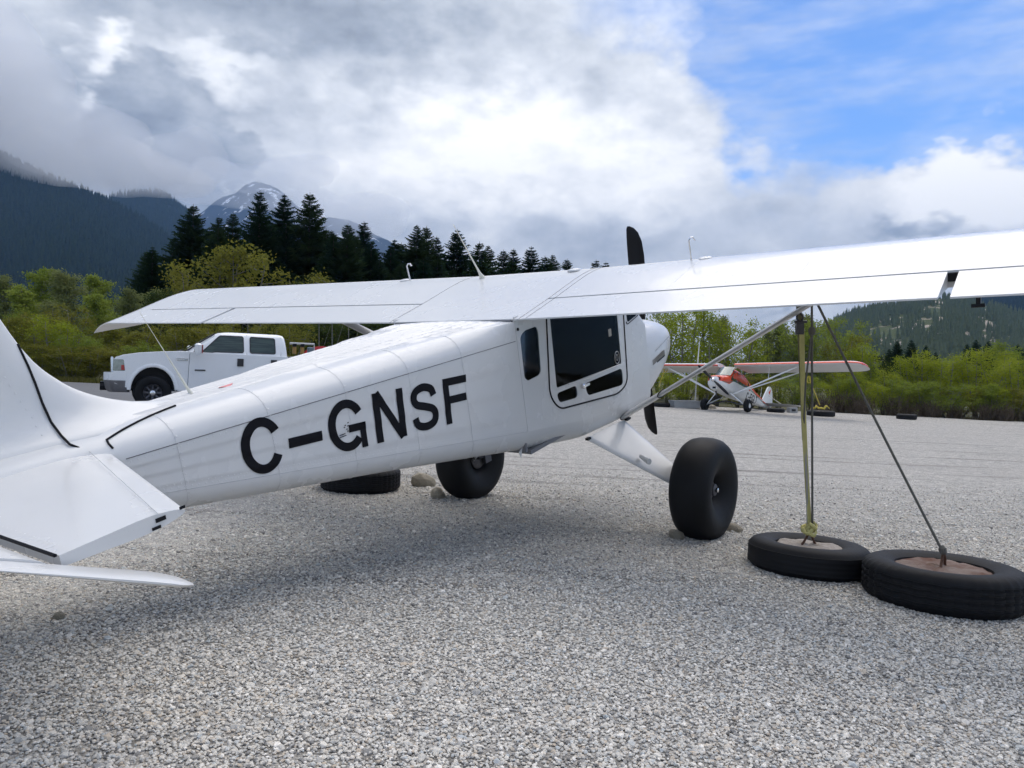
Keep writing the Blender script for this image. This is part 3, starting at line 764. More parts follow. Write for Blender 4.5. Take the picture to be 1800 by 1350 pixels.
# ------------------------------------------------------------------ the white bush plane
B0 = np.array([0, 1.53, -2.22])                      # body origin: ground between the main wheels
def rot_body(yaw, pitch, bank):
    cy, sy = cos(yaw), sin(yaw); cp, sp = cos(pitch), sin(pitch); cb, sb = cos(bank), sin(bank)
    return (np.array([[cy, sy, 0], [-sy, cy, 0], [0, 0, 1]]) @ np.array([[1, 0, 0], [0, cp, -sp], [0, sp, cp]])
            @ np.array([[cb, 0, sb], [0, 1, 0], [-sb, 0, cb]]))
_MB = QW @ rot_body(radians(36.308), radians(14.0), radians(1.631))
_TB = QW @ np.array([-.4724, 5.8225, .4774]) + np.array([0, 0, CAM_H])
def body2world(b): return _MB @ np.array(b, float) + _TB
plane = bpy.data.objects.new('bush_plane', None); COL.objects.link(plane); plane.empty_display_size = .3
tag(plane, 'large white high-wing bush plane with black registration letters and fat tundra tyres', 'airplane')
_m = Matrix.Identity(4)
_o = body2world(B0)
for i in range(3):
    for j in range(3): _m[i][j] = _MB[i, j]
    _m[i][3] = _o[i]
plane.matrix_world = _m
def L(p): return (p[0] - B0[0], p[1] - B0[1], p[2] - B0[2])
def bpart(mb, name, m, parent=None, **kw):
    mb.v = [L(p) for p in mb.v]
    return mb.build(name, m, parent or plane, **kw)

W_SEC, HINGE, S_GAP, DIH, TIPX = .6415, .402, 3.3296, tan(radians(1.09)), 5.2
UP = [(0, .006), (.4, .086), (.7, .153), (.9, .194), (1.06, .217), (1.18, .222), (1.3, .208), (1.4, .172), (1.46, .135), (1.495, .085)]
LO = [(1.495, .075), (1.47, .035), (1.4, .005), (1.25, -.012), (.9, -.018), (.4, -.004), (0, -.004)]
def zup(y): return spl(y, UP)
def zlo(y): return spl(y, sorted(LO))
def zdih(x): return max(abs(x) - W_SEC, 0) * DIH
def hwf(y): return .60 if y > 0 else .60 + .1065 * y
def z_top(y): return lerp_tab(y, [(-4, -.04), (-3, -.02), (-2.2, -.008), (-1, .004), (0, .004), (2, .004)])
def k_flat(y): return spl(y, [(-4, .2), (-2.5, .38), (-1.4, .5), (-.7, .66), (-.25, .86), (0, 1.0), (3, 1.0)])
ZS = -.155
def z_low(y): return lerp_tab(y, [(-4.2, -.088), (.9, -1.0), (1.6, -1.06), (2.07, -1.06)])
def z_bot(y): return lerp_tab(y, [(-4.2, -.19), (-2.5, -.51), (-2, -.602), (-1.2, -.752), (-.18, -.958), (.85, -1.165), (1.6, -1.21), (2.07, -1.21)])
BEAD = [(0, 0), (.22, .0032), (.29, 0), (.52, .0032), (.59, 0), (.82, .0032), (.89, 0), (1, 0)]
def side_x(y, z):
    f = (ZS - z) / (ZS - z_low(y))
    return hwf(y) + (lerp_tab(f, BEAD) if y < 0 and 0 < f < 1 else 0) * min(1, max(0, -y / .3))
def section(y, top=True):
    hw, zt, k = hwf(y), z_top(y), k_flat(y)
    P = []
    kw = k * hw
    for x in np.linspace(0, kw, 46):
        z = zt - .02 * (x / hw) ** 2
        for f in (0, .16, .32, .48, .64, .80):
            z += .016 * exp(-(((x / .6) * .6 / hw - f) / .028) ** 2) * min(1, max(0, -y / .12))
        P.append((x, z))
    ze = zt - .02 * k * k
    for a in np.linspace(0, pi / 2, 13)[1:]:
        P.append((kw + (hw - kw) * sin(a), ZS + (ze - ZS) * cos(a)))
    zl, zb = z_low(y), z_bot(y)
    for f in np.linspace(0, 1, 29)[1:]:
        z = ZS + (zl - ZS) * f
        P.append((side_x(y, z), z))
    cw = min(.13, hw * .6)
    for a in np.linspace(0, pi / 2, 10)[1:]:
        P.append((hw - cw + cw * cos(a), zl + (zb - zl) * sin(a)))
    P.append((0, zb))
    return P
def top_surface(x, y):
    P = section(y); xs = [p[0] for p in P[:59]]; zs = [p[1] for p in P[:59]]
    return float(np.interp(abs(x), xs, zs))

# rear fuselage
ys = list(np.concatenate([np.linspace(-4.0, -.3, 38), np.linspace(-.27, 0, 10)]))
rings = []
for y in ys:
    P = section(y)
    ring = [(x, y, z) for x, z in P] + [(-x, y, z) for x, z in reversed(P[1:-1])]
    rings.append(ring)
mb = MB().loft(rings, cap=True)
bpart(mb, 'rear_fuselage', WHITE, angle=28)

# cabin: side panels with window and door openings, roof, belly, bulkheads
QWIN = round_poly([(.052, -.10), (.275, -.095), (.272, -.47), (.06, -.475)], [.09, .05, .05, .06])
QWIN = round_poly([(.05, -.135), (.115, -.1), (.27, -.098), (.29, -.14), (.268, -.44), (.235, -.465), (.085, -.472), (.045, -.44)], .03)
PMAIN = round_poly([(.47, -.01), (1.545, -.01), (1.54, -.672), (.455, -.622)], .025)
PLR = round_poly([(.88, -.69), (1.545, -.712), (1.54, -.866), (.905, -.802)], .05)
PLL = round_poly([(.445, -.662), (.752, -.672), (.752, -.775), (.47, -.745)], .045)
DOOR = round_poly([(.425, .0), (.345, -.66), (.46, -.795), (1.43, -.92), (1.62, -.87), (1.66, -.2), (1.655, 0)], [0, .1, .1, .13, .13, .05, 0], 7)
SIDE = [(0, .02), (0, z_low(0)), (.9, z_low(.9)), (1.6, z_low(1.6)), (1.668, z_low(1.668)), (1.668, .02)]
for s in (1, -1):
    to3 = (lambda a, b, h, s=s: (s * (.6 - h) , a - B0[1], b - B0[2]))
    sp = plate('cabin_side_panel', SIDE, [QWIN, PMAIN, PLR, PLL], .006, to3, WHITE, plane)
    for poly, nm in ((QWIN, 'cabin_window'), (PMAIN, 'door_window'), (PLR, 'door_lower_window'), (PLL, 'door_lower_window')):
        plate(nm, poly, [], .003, (lambda a, b, h, s=s: (s * (.5965 - h), a - B0[1], b - B0[2])), TINT, plane)
        ring = [(s * .601, a, b) for a, b in poly]
    mb = MB().tube([(s * .601, a, b) for a, b in DOOR], .0075, 6); bpart(mb, 'door_seal', RUBBER)
    mb = MB().tube([(s * .604, .62, -.63), (s * .615, .9, -.655), (s * .612, 1.25, -.66), (s * .603, 1.5, -.67)], .006, 6); bpart(mb, 'door_trim', WHITE)
    mb = MB().lathe([(0, .022), (.02, .022), (.024, .016)], 14, (s, 0, 0), (s * .6, .83, -.7)); mb.box((s * .625, .86, -.7), (.014, .10, .018)); bpart(mb, 'door_handle', CHROME)
mb = MB()
rings = []
for y in np.linspace(0.0, 1.668, 12):
    P = section(y)[-11:]
    ring = [(x, y, z) for x, z in P] + [(-x, y, z) for x, z in reversed(P[:-1])]
    rings.append(ring)
mb.loft(rings, closed=False, cap=False); bpart(mb, 'cabin_belly', WHITE)
# firewall section ahead of the doors with the windshield above it
rings = []
for y in np.linspace(1.668, 2.07, 8):
    t = (y - 1.668) / .402
    zt = .06 - .43 * min(1, max(0, t)) ** .9
    P = [(0, zt + .0)] + [(x * .55, zt) for x in np.linspace(.2, 1, 6)] + [(.55 + .05 * sin(a), zt - .06 + .06 * cos(a)) for a in np.linspace(0, pi / 2, 6)[1:]]
    P += [(.6, z) for z in np.linspace(zt - .08, z_low(y), 8)] + [p for p in section(y)[-10:]]
    rings.append([(x, y, z) for x, z in P] + [(-x, y, z) for x, z in reversed(P[1:-1])])
bpart(MB().loft(rings, cap=False), 'front_fuselage', WHITE)
def ws(x, t): return (x, 1.53 + .56 * t, .075 - .425 * t)
mb = MB()
rings = [[(x * (1 - .02 * t), 1.56 + .525 * t + .02 * (1 - (x / .56) ** 2), .088 - .43 * t + .018) for x in np.linspace(-.555, .555, 13)] for t in np.linspace(0, 1, 5)]
mb.loft(rings, closed=False, cap=False); bpart(mb, 'windshield', TINT)
for s in (1, -1):
    poly = round_poly([(1.70, -.02), (1.76, -.02), (1.93, -.29), (1.72, -.33)], .03)
    plate('windshield_side_window', poly, [], .003, (lambda a, b, h, s=s: (s * (.6005 + h), a - B0[1], b - B0[2])), TINT, plane)
    bpart(MB().tube([(s * .603, a, b) for a, b in round_poly([(1.685, .0), (1.77, .0), (1.95, -.3), (1.70, -.35)], .03)], .004, 5), 'windshield_seal', RUBBER)
# interior
bpart(MB().box((.5985, 1.385, -.36), (.002, .05, .065)), 'window_placard', STRAPGREY)
bpart(MB().tube([(.6005, 1.47 + .045 * cos(t), -.6 + .055 * sin(t)) for t in np.linspace(0, 2 * pi, 25)], .004, 5), 'round_decal', STEEL)
bpart(MB().tube([(.599, 1.47 + .02 * cos(t), -.6 + .026 * sin(t)) for t in np.linspace(0, 2 * pi, 17)], .003, 5), 'round_decal', STEEL)
bpart(MB().box((0, .8, .0), (1.16, 1.5, .015)), 'headliner', CREAM)
bpart(MB().tube([(.5, 1.6, -.1), (.3, 1.62, -.16), (0, 1.63, -.18), (-.5, 1.6, -.1)], .018, 8), 'cabin_tube', WHITE)
bpart(MB().tube([(.5, 1.62, -1.0), (.1, 1.2, -.15)], .014, 8), 'cabin_tube', STEEL)
mb = MB().box((0, .85, -1.02), (1.15, 1.6, .03)).box((0, .0, -.5), (1.15, .02, 1.0)); bpart(mb, 'cabin_liner', DARKCLOTH)
mb = MB().box((0, 1.6, -.5), (1.1, .12, .34)); bpart(mb, 'instrument_panel', BLACK)
for sx in (-.28, .28):
    mb = MB(); R = Matrix.Rotation(radians(22), 3, 'X')
    mb.box((sx, .82, -.42), (.44, .10, .62), R); mb.box((sx, 1.02, -.75), (.46, .48, .12), Matrix.Rotation(radians(8), 3, 'X')); mb.box((sx, .9, -.9), (.3, .3, .22))
    o = bpart(mb, 'seat', SEAT, smooth=False)
    bv = o.modifiers.new('bevel', 'BEVEL'); bv.width = .03; bv.segments = 3
bpart(MB().tube([(.15, .45, -.86), (.18, .8, -.64), (.2, 1.1, -.8)], .03, 6, flat=.15), 'seat_belt', STRAPGREY)

# cowling
CW = [(2.07, .592, -.365, -1.205, 4.5), (2.2, .592, -.38, -1.17, 4.2), (2.4, .585, -.405, -1.09, 3.8), (2.6, .565, -.44, -1.0, 3.4), (2.76, .525, -.48, -.93, 3.0), (2.88, .46, -.525, -.875, 2.7), (2.96, .37, -.575, -.83, 2.5), (3.0, .25, -.62, -.78, 2.2), (3.01, .1, -.67, -.72, 2)]
rings = []
for y, hw, zt, zb, e in CW:
    zc = (zt + zb) / 2; hz = (zt - zb) / 2; ring = []
    for a in np.linspace(0, 2 * pi, 49)[:-1]:
        c_, s_ = cos(a), sin(a)
        ring.append((hw * abs(c_) ** (2 / e) * (1 if c_ >= 0 else -1), y, zc + hz * abs(s_) ** (2 / e) * (1 if s_ >= 0 else -1)))
    rings.append(ring)
cow = bpart(MB().loft(rings), 'cowling', WHITE, angle=50)
bpart(MB().tube([(x * 1.003, 2.075, z) for x, y, z in rings[0]] + [(rings[0][0][0], 2.075, rings[0][0][2])], .004, 5), 'cowl_seam', SEAM, cow)
mb = MB(); mb.box((.578, 2.32, -.80), (.02, .3, .055), Matrix.Rotation(radians(8), 3, 'X'))
lv = bpart(mb, 'louvre_plate', BLACK, cow)
for k in range(11):
    bpart(MB().box((.592, 2.19 + .026 * k, -.805 + .0042 * k), (.012, .008, .05), Matrix.Rotation(radians(20), 3, 'Z')), 'louvre', STEEL, lv)
mb = MB().tube([(.56, 2.1, -.76), (.594, 2.3, -.7), (.585, 2.62, -.63), (.53, 2.8, -.6)], .0022, 4); bpart(mb, 'cowl_seam', SEAM, cow)
mb = MB().box((.28, 2.3, -.392), (.16, .07, .014)); bpart(mb, 'oil_door_hinge', WHITE, cow)
# propeller
hub = (0, 3.2, -.705)
prop = bpart(MB().lathe([(-.18, .07), (-.1, .11), (.02, .12), (.08, .09), (.16, .05), (.2, .01)], 24, (0, 1, 0), hub), 'propeller_hub', BLACK)
for s in (1, -1):
    rings = []
    for r, ch, tw, off in ((.08, .07, 60, 0), (.2, .11, 48, 0), (.4, .16, 36, 0), (.65, .172, 27, 0), (.85, .178, 20, .0), (1.0, .165, 15, -.006), (1.1, .13, 12, -.022), (1.15, .085, 12, -.042), (1.175, .03, 12, -.06)):
        ca, sa = cos(radians(tw)), sin(radians(tw)); th = .1 * ch + .004
        ring = []
        for a in np.linspace(0, 2 * pi, 13)[:-1]:
            p, q = ch / 2 * cos(a), th * sin(a)
            ring.append((hub[0] + s * (p * ca - q * sa + off), hub[1] + p * sa + q * ca, hub[2] + s * r))
        rings.append(ring)
    bpart(MB().loft(rings), 'propeller_blade', BLACK)

# wing
def foil(y0, y1, n=26):
    """closed outline of the wing section between chordwise stations y0 (aft) and y1 (front)"""
    up = [(y, zup(y)) for y in np.linspace(y0, min(y1, 1.36), n)]
    if y1 > 1.4:
        up += [(y, zup(y)) for y in (1.40, 1.43, 1.46, 1.48, 1.49)] + [(1.497, .08)] + [(y, zlo(y)) for y in (1.49, 1.47, 1.44, 1.40)]
    lo = [(y, zlo(y)) for y in np.linspace(min(y1, 1.35), y0, 10)]
    return up + lo
def wing_loft(x0, x1, y0, y1, name, m=None, nseg=2, **kw):
    f = foil(y0, y1)
    rings = [[(x, y, z + zdih(x)) for y, z in f] for x in np.linspace(x0, x1, nseg)]
    return bpart(MB().loft(rings), name, m or WHITE, angle=30, **kw)
ctr = wing_loft(-W_SEC, W_SEC, 0.0, 1.5, 'wing_centre_section', nseg=5)
for s in (1, -1):
    x0, x1 = s * (W_SEC + .0035), s * TIPX
    wing_loft(min(x0, x1), max(x0, x1), HINGE + .022, 1.5, 'right_wing_skin' if s > 0 else 'left_wing_skin', nseg=12)
    a, b = s * (W_SEC + .0035), s * (S_GAP - .055)
    wing_loft(min(a, b), max(a, b), 0, HINGE, 'flap')
    a, b = s * S_GAP, s * (TIPX - .25)
    wing_loft(min(a, b), max(a, b), 0, HINGE, 'aileron')
    a, b = s * (TIPX - .247), s * TIPX
    wing_loft(min(a, b), max(a, b), 0, HINGE + .02, 'tip_rib_panel')
    f = foil(0, 1.5)
    rings = []
    for q in (0, .25, .5, .7, .85, .95, 1.0):
        x = TIPX + .003 + .34 * q
        sq = sqrt(max(0, 1 - q * q)); ring = []
        for y, z in f:
            yy = -.02 * q + y * (1 - .52 * q ** 2.2)
            zc = .03
            ring.append((s * x, yy, zc + (z - zc) * (.42 + .58 * sq) + zdih(x) - .13 * q ** 2))
        rings.append(ring if s > 0 else list(reversed(ring)))
    bpart(MB().loft(rings), 'wing_tip', WHITE, angle=40)
    for xa, xb in ((W_SEC + .02, S_GAP - .05), (S_GAP - .05, TIPX - .26)):
        rings = [[(s * x, HINGE + .004, .03 + zdih(x)), (s * x, HINGE + .02, .03 + zdih(x)), (s * x, HINGE + .02, .079 + zdih(x)), (s * x, HINGE + .004, .077 + zdih(x))] for x in (xa, xb)]
        bpart(MB().loft(rings), 'hinge_gap', BLACK, smooth=False)
    # strut
    p0, p1 = np.array([.575, 1.6, -1.165]), np.array([2.55, .97, -.01])
    d = p1 - p0
    rings = []
    for t in np.linspace(0, 1, 6):
        c = p0 + d * t; ring = []
        for a in np.linspace(0, 2 * pi, 17)[:-1]:
            ring.append((s * (c[0]), c[1] + .062 * cos(a) * (1 if cos(a) > 0 else 1.25), c[2] + .022 * sin(a)))
        rings.append(ring)
    st = bpart(MB().loft(rings), 'wing_strut', SILVER)
    c0, c1 = p0 - d * .01, p0 + d * .22
    rings = []
    for t in np.linspace(0, 1, 5):
        c = c0 + (c1 - c0) * t; k = 1.18 - .03 * t
        rings.append([(s * c[0], c[1] + .066 * k * cos(a) * (1 if cos(a) > 0 else 1.25), c[2] + .025 * k * sin(a)) for a in np.linspace(0, 2 * pi, 17)[:-1]])
    bpart(MB().loft(rings), 'strut_cuff', WHITE, st)
    for rg in (rings[0], rings[-1]):
        bpart(MB().tube([tuple(p) for p in rg] + [tuple(rg[0])], .005, 5), 'cuff_seal', RUBBER, st)
    # aileron hinge bracket
    if s > 0: bpart(MB().box((3.45, .06, -.03 + zdih(3.4)), (.02, .07, .045)).tube([(3.42, .03, -.05 + zdih(3.4)), (3.48, .03, -.047 + zdih(3.4))], .01, 8), 'hinge_bracket', BLACK)
    # fuel vent hook and cap
    vx, vy, vz = (1.5, 1.12, .225) if s > 0 else (-1.377, 1.087, .225)
    h = .155 if s > 0 else .15
    up3 = np.array([0, -.12, 1.0])
    pts = [np.array([vx, vy, vz + zdih(vx) - .01]) + up3 * t for t in (0, .05, .1, h)] + [np.array([vx + .012, vy + .01, vz + zdih(vx) - .01]) + up3 * (h + .02), np.array([vx + .03, vy + .015, vz + zdih(vx) - .01]) + up3 * (h + .02), np.array([vx + .042, vy + .02, vz + zdih(vx) - .01]) + up3 * (h - .005)]
    bpart(MB().tube(pts, .007, 8), 'fuel_vent', CHROME)
    bpart(MB().lathe([(0, .05), (.012, .05), (.018, .035)], 20, (0, -.05, 1), (vx + .1 * s, vy + .03, vz + zdih(vx) - .006)), 'fuel_cap', WHITE)
# seams of the centre section
for x in (W_SEC + .0018, -W_SEC - .0018, W_SEC + .06, ):
    pts = [(x, y, zup(y) + zdih(x) + .0002) for y in np.linspace(.005, 1.3, 24)]
    bpart(MB().tube(pts, .002, 4), 'wing_seam', SEAM)
for x in (1.6, 2.45, -3.3, -4.2):
    pts = [(x, y, zup(y) + zdih(x)) for y in np.linspace(.42, 1.25, 16)]
    bpart(MB().tube(pts, .0012, 4), 'wing_seam', SEAMPALE)
mb = MB().lathe([(0, .06), (.012, .055), (.02, .03)], 20, (0, 0, 1), (.479, 1.1, .22)); bpart(mb, 'access_cover', WHITE)
# whip aerial on the wing, whip aerial ahead of the fin
bs = np.array([-.4635, 1.057, .215])
tipw = bs + np.array([-.03, -.27, .50])
pts = [bs + (tipw - bs) * t for t in (0, .05, .1, .2, .5, 1)]
bpart(MB().tube(pts, [.03, .02, .012, .008, .006, .0025], 8), 'whip_aerial', CREAM)
b0 = np.array([.0, -2.19, -.0]); b1 = np.array([0, -2.373, .486])
pts = [b0 + (b1 - b0) * t for t in (0, .06, .12, .3, .5, .7, 1)]
bpart(MB().tube(pts, [.013, .008, .007, .005, .0026, .0014, .001], 8), 'whip_aerial', CREAM)
mb = MB()
mb.prism([(-.0, -.045), (.04, 0), (0, .045), (-.04, 0)], .0015, lambda a, b, h: (.07 + a, -2.02 + b, top_surface(.07 + a, -2.02 + b) + .004 + h)); bpart(mb, 'warning_sticker', REDSTICK, smooth=False)

# fin, dorsal fairing, stabiliser, elevator
FINLE = [(-.06, -2.2), (-.01, -2.28), (.046, -2.515), (.144, -2.72), (.26, -2.85), (.38, -2.93), (.55, -2.995), (.85, -3.1), (1.2, -3.24), (1.3, -3.34)]
def fin_half(z, y, yle):
    th = .034 + .17 * exp(-max(z + .03, 0) / .055)
    return th * min(1, max(0.0, (yle - y) / (.09 + .45 * exp(-max(z + .03, 0) / .08)))) ** .55
rings = []
for z in list(np.linspace(-.06, .3, 22)) + list(np.linspace(.34, 1.3, 14)):
    yle = spl(z, FINLE); yte = -3.72
    st_ = [yle - (yle - yte) * t for t in (0, .004, .012, .025, .05, .09, .14, .2, .28, .38, .5, .65, .8, 1)]
    half = [(fin_half(z, y, yle) * (1 - .75 * max(0, (i - 9)) / 4), y) for i, y in enumerate(st_)]
    rings.append([(x, y, z) for x, y in half] + [(-x, y, z) for x, y in reversed(half[1:])])
bpart(MB().loft(rings), 'tail_fin', WHITE, angle=50)
pts = [(fin_half(z, y, spl(z, FINLE)) + .002, y, z) for z, y in ((.43, -2.955), (.40, -2.952), (.33, -2.943), (.25, -2.937), (.15, -2.931), (.06, -2.926), (.0, -2.925))]
pts += [(.205, -2.928, -.035), (.225, -2.9, -.06), (.245, -2.85, -.085), (.262, -2.8, -.105)]
bpart(MB().tube(pts, .0055, 6), 'fin_seal', RUBBER)
pts = [(x, y, top_surface(x, y) + .004) for x, y in ((.145, -2.37), (.158, -2.43), (.178, -2.52), (.2, -2.61), (.22, -2.69), (.236, -2.75), (.245, -2.785), (.265, -2.79), (.285, -2.785)) ]
bpart(MB().tube(pts, .0055, 6), 'fairing_seal', RUBBER)
def stab_sec(x, yle, yte, th, z0=-.12, n=12):
    c = yle - yte; up = []; lo = []
    for t in [0, .01, .04, .09, .16, .25, .4, .6, .8, 1]:
        h = th / 2 * min(1, (t / .3)) ** .5 * (1 - .35 * max(0, t - .3) / .7)
        up.append((x, yle - c * t, z0 + h)); lo.append((x, yle - c * t, z0 - h))
    return up + list(reversed(lo[1:]))
for s in (1, -1):
    rings = [stab_sec(s * x, -2.75 - .3 * (x - .12) / 1.28 * 1.2, -3.52, .085 - .02 * x) for x in (.10, .4, .8, 1.2, 1.40)]
    sb = bpart(MB().loft(rings), 'stabiliser', WHITE, angle=45)
    if s > 0:
        [bpart(MB().box(*q), 'rib_slot', BLACK, sb) for q in (((1.402, -3.2, -.115), (.003, .035, .014)), ((1.402, -3.12, -.105), (.003, .02, .01)), ((1.402, -3.22, -.138), (.003, .03, .01)))]
        bpart(MB().tube([(.2, -2.86, top_surface(.2, -2.86)*0 - .081), (1.41, -3.21, -.0905)], .0012, 4), 'stabiliser_seam', SEAMLIGHT, sb)
    ea = radians(30)
    def E_(x, c, t):      # c: aft distance from hinge, t: thickness offset
        return (s * x, -3.545 - c * cos(ea) - t * sin(ea), -.125 + c * sin(ea) + (t * cos(ea)))
    def el_ring(x, c0, c1, th):
        pts = []
        for q in (0, .02, .08, .2, .5, 1): pts.append((c0 + (c1 - c0) * q, th / 2 * min(1, (q / .1)) ** .5 * (1 - .8 * max(0, q - .2) / .8)))
        return [E_(x, c, t) for c, t in pts] + [E_(x, c, -t) for c, t in reversed(pts[1:])]
    rings = [el_ring(x, 0, .42 - .06 * x, .06) for x in (.08, .6, 1.1, 1.415)]
    ev = bpart(MB().loft(rings), 'elevator', WHITE, angle=45)
    rings = [el_ring(x, -.41 + k, .335, t) for x, k, t in ((1.417, 0, .052), (1.45, 0, .056), (1.52, .015, .056), (1.555, .035, .05), (1.575, .07, .032), (1.582, .1, .012))]
    bpart(MB().loft(rings), 'elevator_horn', WHITE, ev, angle=45)
    bpart(MB().tube([(s * x, -3.53, -.097) for x in np.linspace(.2, 1.40, 8)], .006, 5), 'elevator_gap', RUBBER)

# undercarriage
TYRE_P = [(.045, .10), (.08, .115), (.115, .15), (.147, .2), (.169, .26), (.178, .31), (.172, .36), (.15, .4), (.11, .43), (.055, .444), (0, .447)]
for s in (1, -1):
    dz = 0 if s > 0 else .055
    c = (s * 1.3, 1.53, -1.776 + dz)
    prof = [(-h, r) for h, r in reversed(TYRE_P)]
    prof = [(h, r) for h, r in TYRE_P] + [(-h, r) for h, r in reversed(TYRE_P[:-1])]
    wheel = bpart(MB().lathe(prof, 56, (1, 0, 0), c), 'tyre', TYRE, angle=60)
    bpart(MB().lathe([(-.06, .1), (.05, .1), (.055, .06), (.1, .05), (.105, .02)], 24, (s, 0, 0), c), 'wheel_hub', STEELD, wheel)
    bpart(MB().lathe([(.1, .022), (.125, .02), (.13, .008)], 12, (s, 0, 0), c), 'axle_nut', CHROME, wheel)
    bpart(MB().lathe([(-.12, .07), (-.1, .11), (-.085, .11)], 20, (s, 0, 0), c).box((s * 1.17, 1.62, c[2] - .02), (.07, .10, .09)), 'brake', STEELD, wheel)
    rings = []
    for t in np.linspace(0, 1, 7):
        le = np.array([.56, 1.575, -1.215]) * (1 - t) + np.array([1.16, 1.51, -1.68 + dz]) * t
        te = np.array([.52, .935, -1.195]) * (1 - t) + np.array([1.16, 1.395, -1.755 + dz]) * t
        ring = []
        nrm = np.array([.62, 0, .78])
        for a in np.linspace(0, 2 * pi, 21)[:-1]:
            q = le + (te - le) * (.5 - .5 * cos(a)); h = (.024 - .004 * t) * abs(sin(a)) ** .6 * (1 if sin(a) > 0 else -1)
            q = q + nrm * h; ring.append((s * q[0], q[1], q[2]))
        rings.append(ring)
    leg = bpart(MB().loft(rings), 'gear_leg', WHITE, angle=50)
    bpart(MB().tube([(s * 1.1, 1.46, -1.71 + dz), (s * 1.26, 1.53, -1.776 + dz)], .035, 10), 'axle', STEELD, leg)
    mb = MB().tube([(s * .86, 1.25, -1.425), (s * .97, 1.15, -1.42), (s * 1.0, 1.13, -1.42)], [.018, .026, .027], 12, flat=.8); bpart(mb, 'step', WHITE, leg)
    bpart(MB().box((s * .58, 1.6, -1.205), (.03, .07, .018)), 'leg_fitting', BLACK, leg); bpart(MB().box((s * .535, .95, -1.195), (.03, .05, .018)), 'leg_fitting', BLACK, leg)
bpart(MB().tube([(-.55, .7, -1.17), (-.95, 1.1, -1.5), (-1.1, 1.35, -1.66)], .012, 6), 'brake_line', BLACK)
mb = MB().tube([(0, -3.7, -.3), (0, -3.95, -.52), (0, -4.0, -.62)], .025, 8); tw = bpart(mb, 'tail_spring', STEELD)
bpart(MB().lathe([(-.05, .03), (-.055, .11), (-.03, .14), (.03, .14), (.055, .11), (.05, .03)], 24, (1, 0, 0), (0, -4.05, -.72)), 'tail_wheel', TYRE)
bpart(MB().prism([(0, 0), (.05, .02), (.02, -.05)], .004, lambda a, b, h: (.54 + h, -.06 + a, -.985 + b)), 'drain_fin', WHITE, smooth=False)
mb = MB().lathe([(0, .012), (.006, .012)], 12, (1, 0, 0), (.602, .0 + .03, -.075)); bpart(mb, 'cabin_vent', BLACK)

# registration letters, laid on the side skin
def ribbon(mb, pts, w, to3):
    pts = [np.array(p, float) for p in pts]; Lf = []; Rt = []
    for i, p in enumerate(pts):
        t = pts[min(i + 1, len(pts) - 1)] - pts[max(i - 1, 0)]; t /= np.linalg.norm(t); nrm = np.array([-t[1], t[0]])
        Lf.append(p + nrm * w / 2); Rt.append(p - nrm * w / 2)
    n = len(pts); K = 7
    V = [to3(*(Lf[i] + (Rt[i] - Lf[i]) * j / (K - 1))) for j in range(K) for i in range(n)]
    mb.add(V, [(j * n + i, j * n + i + 1, (j + 1) * n + i + 1, (j + 1) * n + i) for j in range(K - 1) for i in range(n - 1)])
def line(a, b, n=24): return [np.array(a) + (np.array(b) - np.array(a)) * t for t in np.linspace(0, 1, n)]
def catmull(P, n=6):
    P = [np.array(p, float) for p in P]; out = []
    for i in range(len(P) - 1):
        p0, p1, p2, p3 = P[max(i - 1, 0)], P[i], P[i + 1], P[min(i + 2, len(P) - 1)]
        for t in np.linspace(0, 1, n, endpoint=False):
            out.append(.5 * (2 * p1 + (p2 - p0) * t + (2 * p0 - 5 * p1 + 4 * p2 - p3) * t * t + (3 * p1 - p0 - 3 * p2 + p3) * t ** 3))
    return out + [P[-1]]
def glyph(mb, ch, w, h, k, to3):
    """strokes of one capital in a box w x h, stroke width k"""
    a, b = k / 2, w - k / 2; lo, hi = k / 2, h - k / 2
    if ch == '-': ribbon(mb, line((0, h * .425), (w, h * .425)), k * 1.12, to3)
    elif ch in 'CG':
        cx, cz, rx, rz = w / 2, h / 2, (w - k) / 2, (h - k) / 2
        ang = np.radians(np.linspace(30, 330 if ch == 'C' else 318, 44))
        ribbon(mb, [(cx + rx * cos(t), cz + rz * sin(t)) for t in ang], k, to3)
        if ch == 'G':
            ribbon(mb, line((w - k * .42, 0), (w - k * .42, h * .5)), k * .84, to3); ribbon(mb, line((w * .53, h * .5 - k * .45), (w, h * .5 - k * .45)), k * .9, to3)
    elif ch == 'N':
        ribbon(mb, line((a, 0), (a, h)), k, to3); ribbon(mb, line((b, 0), (b, h)), k, to3)
        ribbon(mb, line((k * .56, h), (w - k * .56, 0)), k * .98, to3)
    elif ch == 'S':
        P = [(.97, .75), (.86, .92), (.5, 1.0), (.14, .92), (.03, .74), (.15, .59), (.5, .51), (.86, .41), (.98, .24), (.86, .07), (.5, 0), (.13, .07), (.02, .26)]
        ribbon(mb, catmull([(k / 2 + x * (w - k), k / 2 + z * (h - k)) for x, z in P]), k, to3)
    elif ch in 'FL':
        ribbon(mb, line((a, 0), (a, h)), k, to3)
        if ch == 'F':
            ribbon(mb, line((k * .5, h - a), (w, h - a)), k, to3); ribbon(mb, line((k * .5, h * .52), (w * .94, h * .52)), k, to3)
        else: ribbon(mb, line((k * .5, a), (w, a)), k, to3)
    elif ch == 'T':
        ribbon(mb, line((w / 2, 0), (w / 2, h)), k, to3); ribbon(mb, line((0, h - a), (w, h - a)), k, to3)
def letter_base(y): return -.447 - .083 * (y + 2.153)
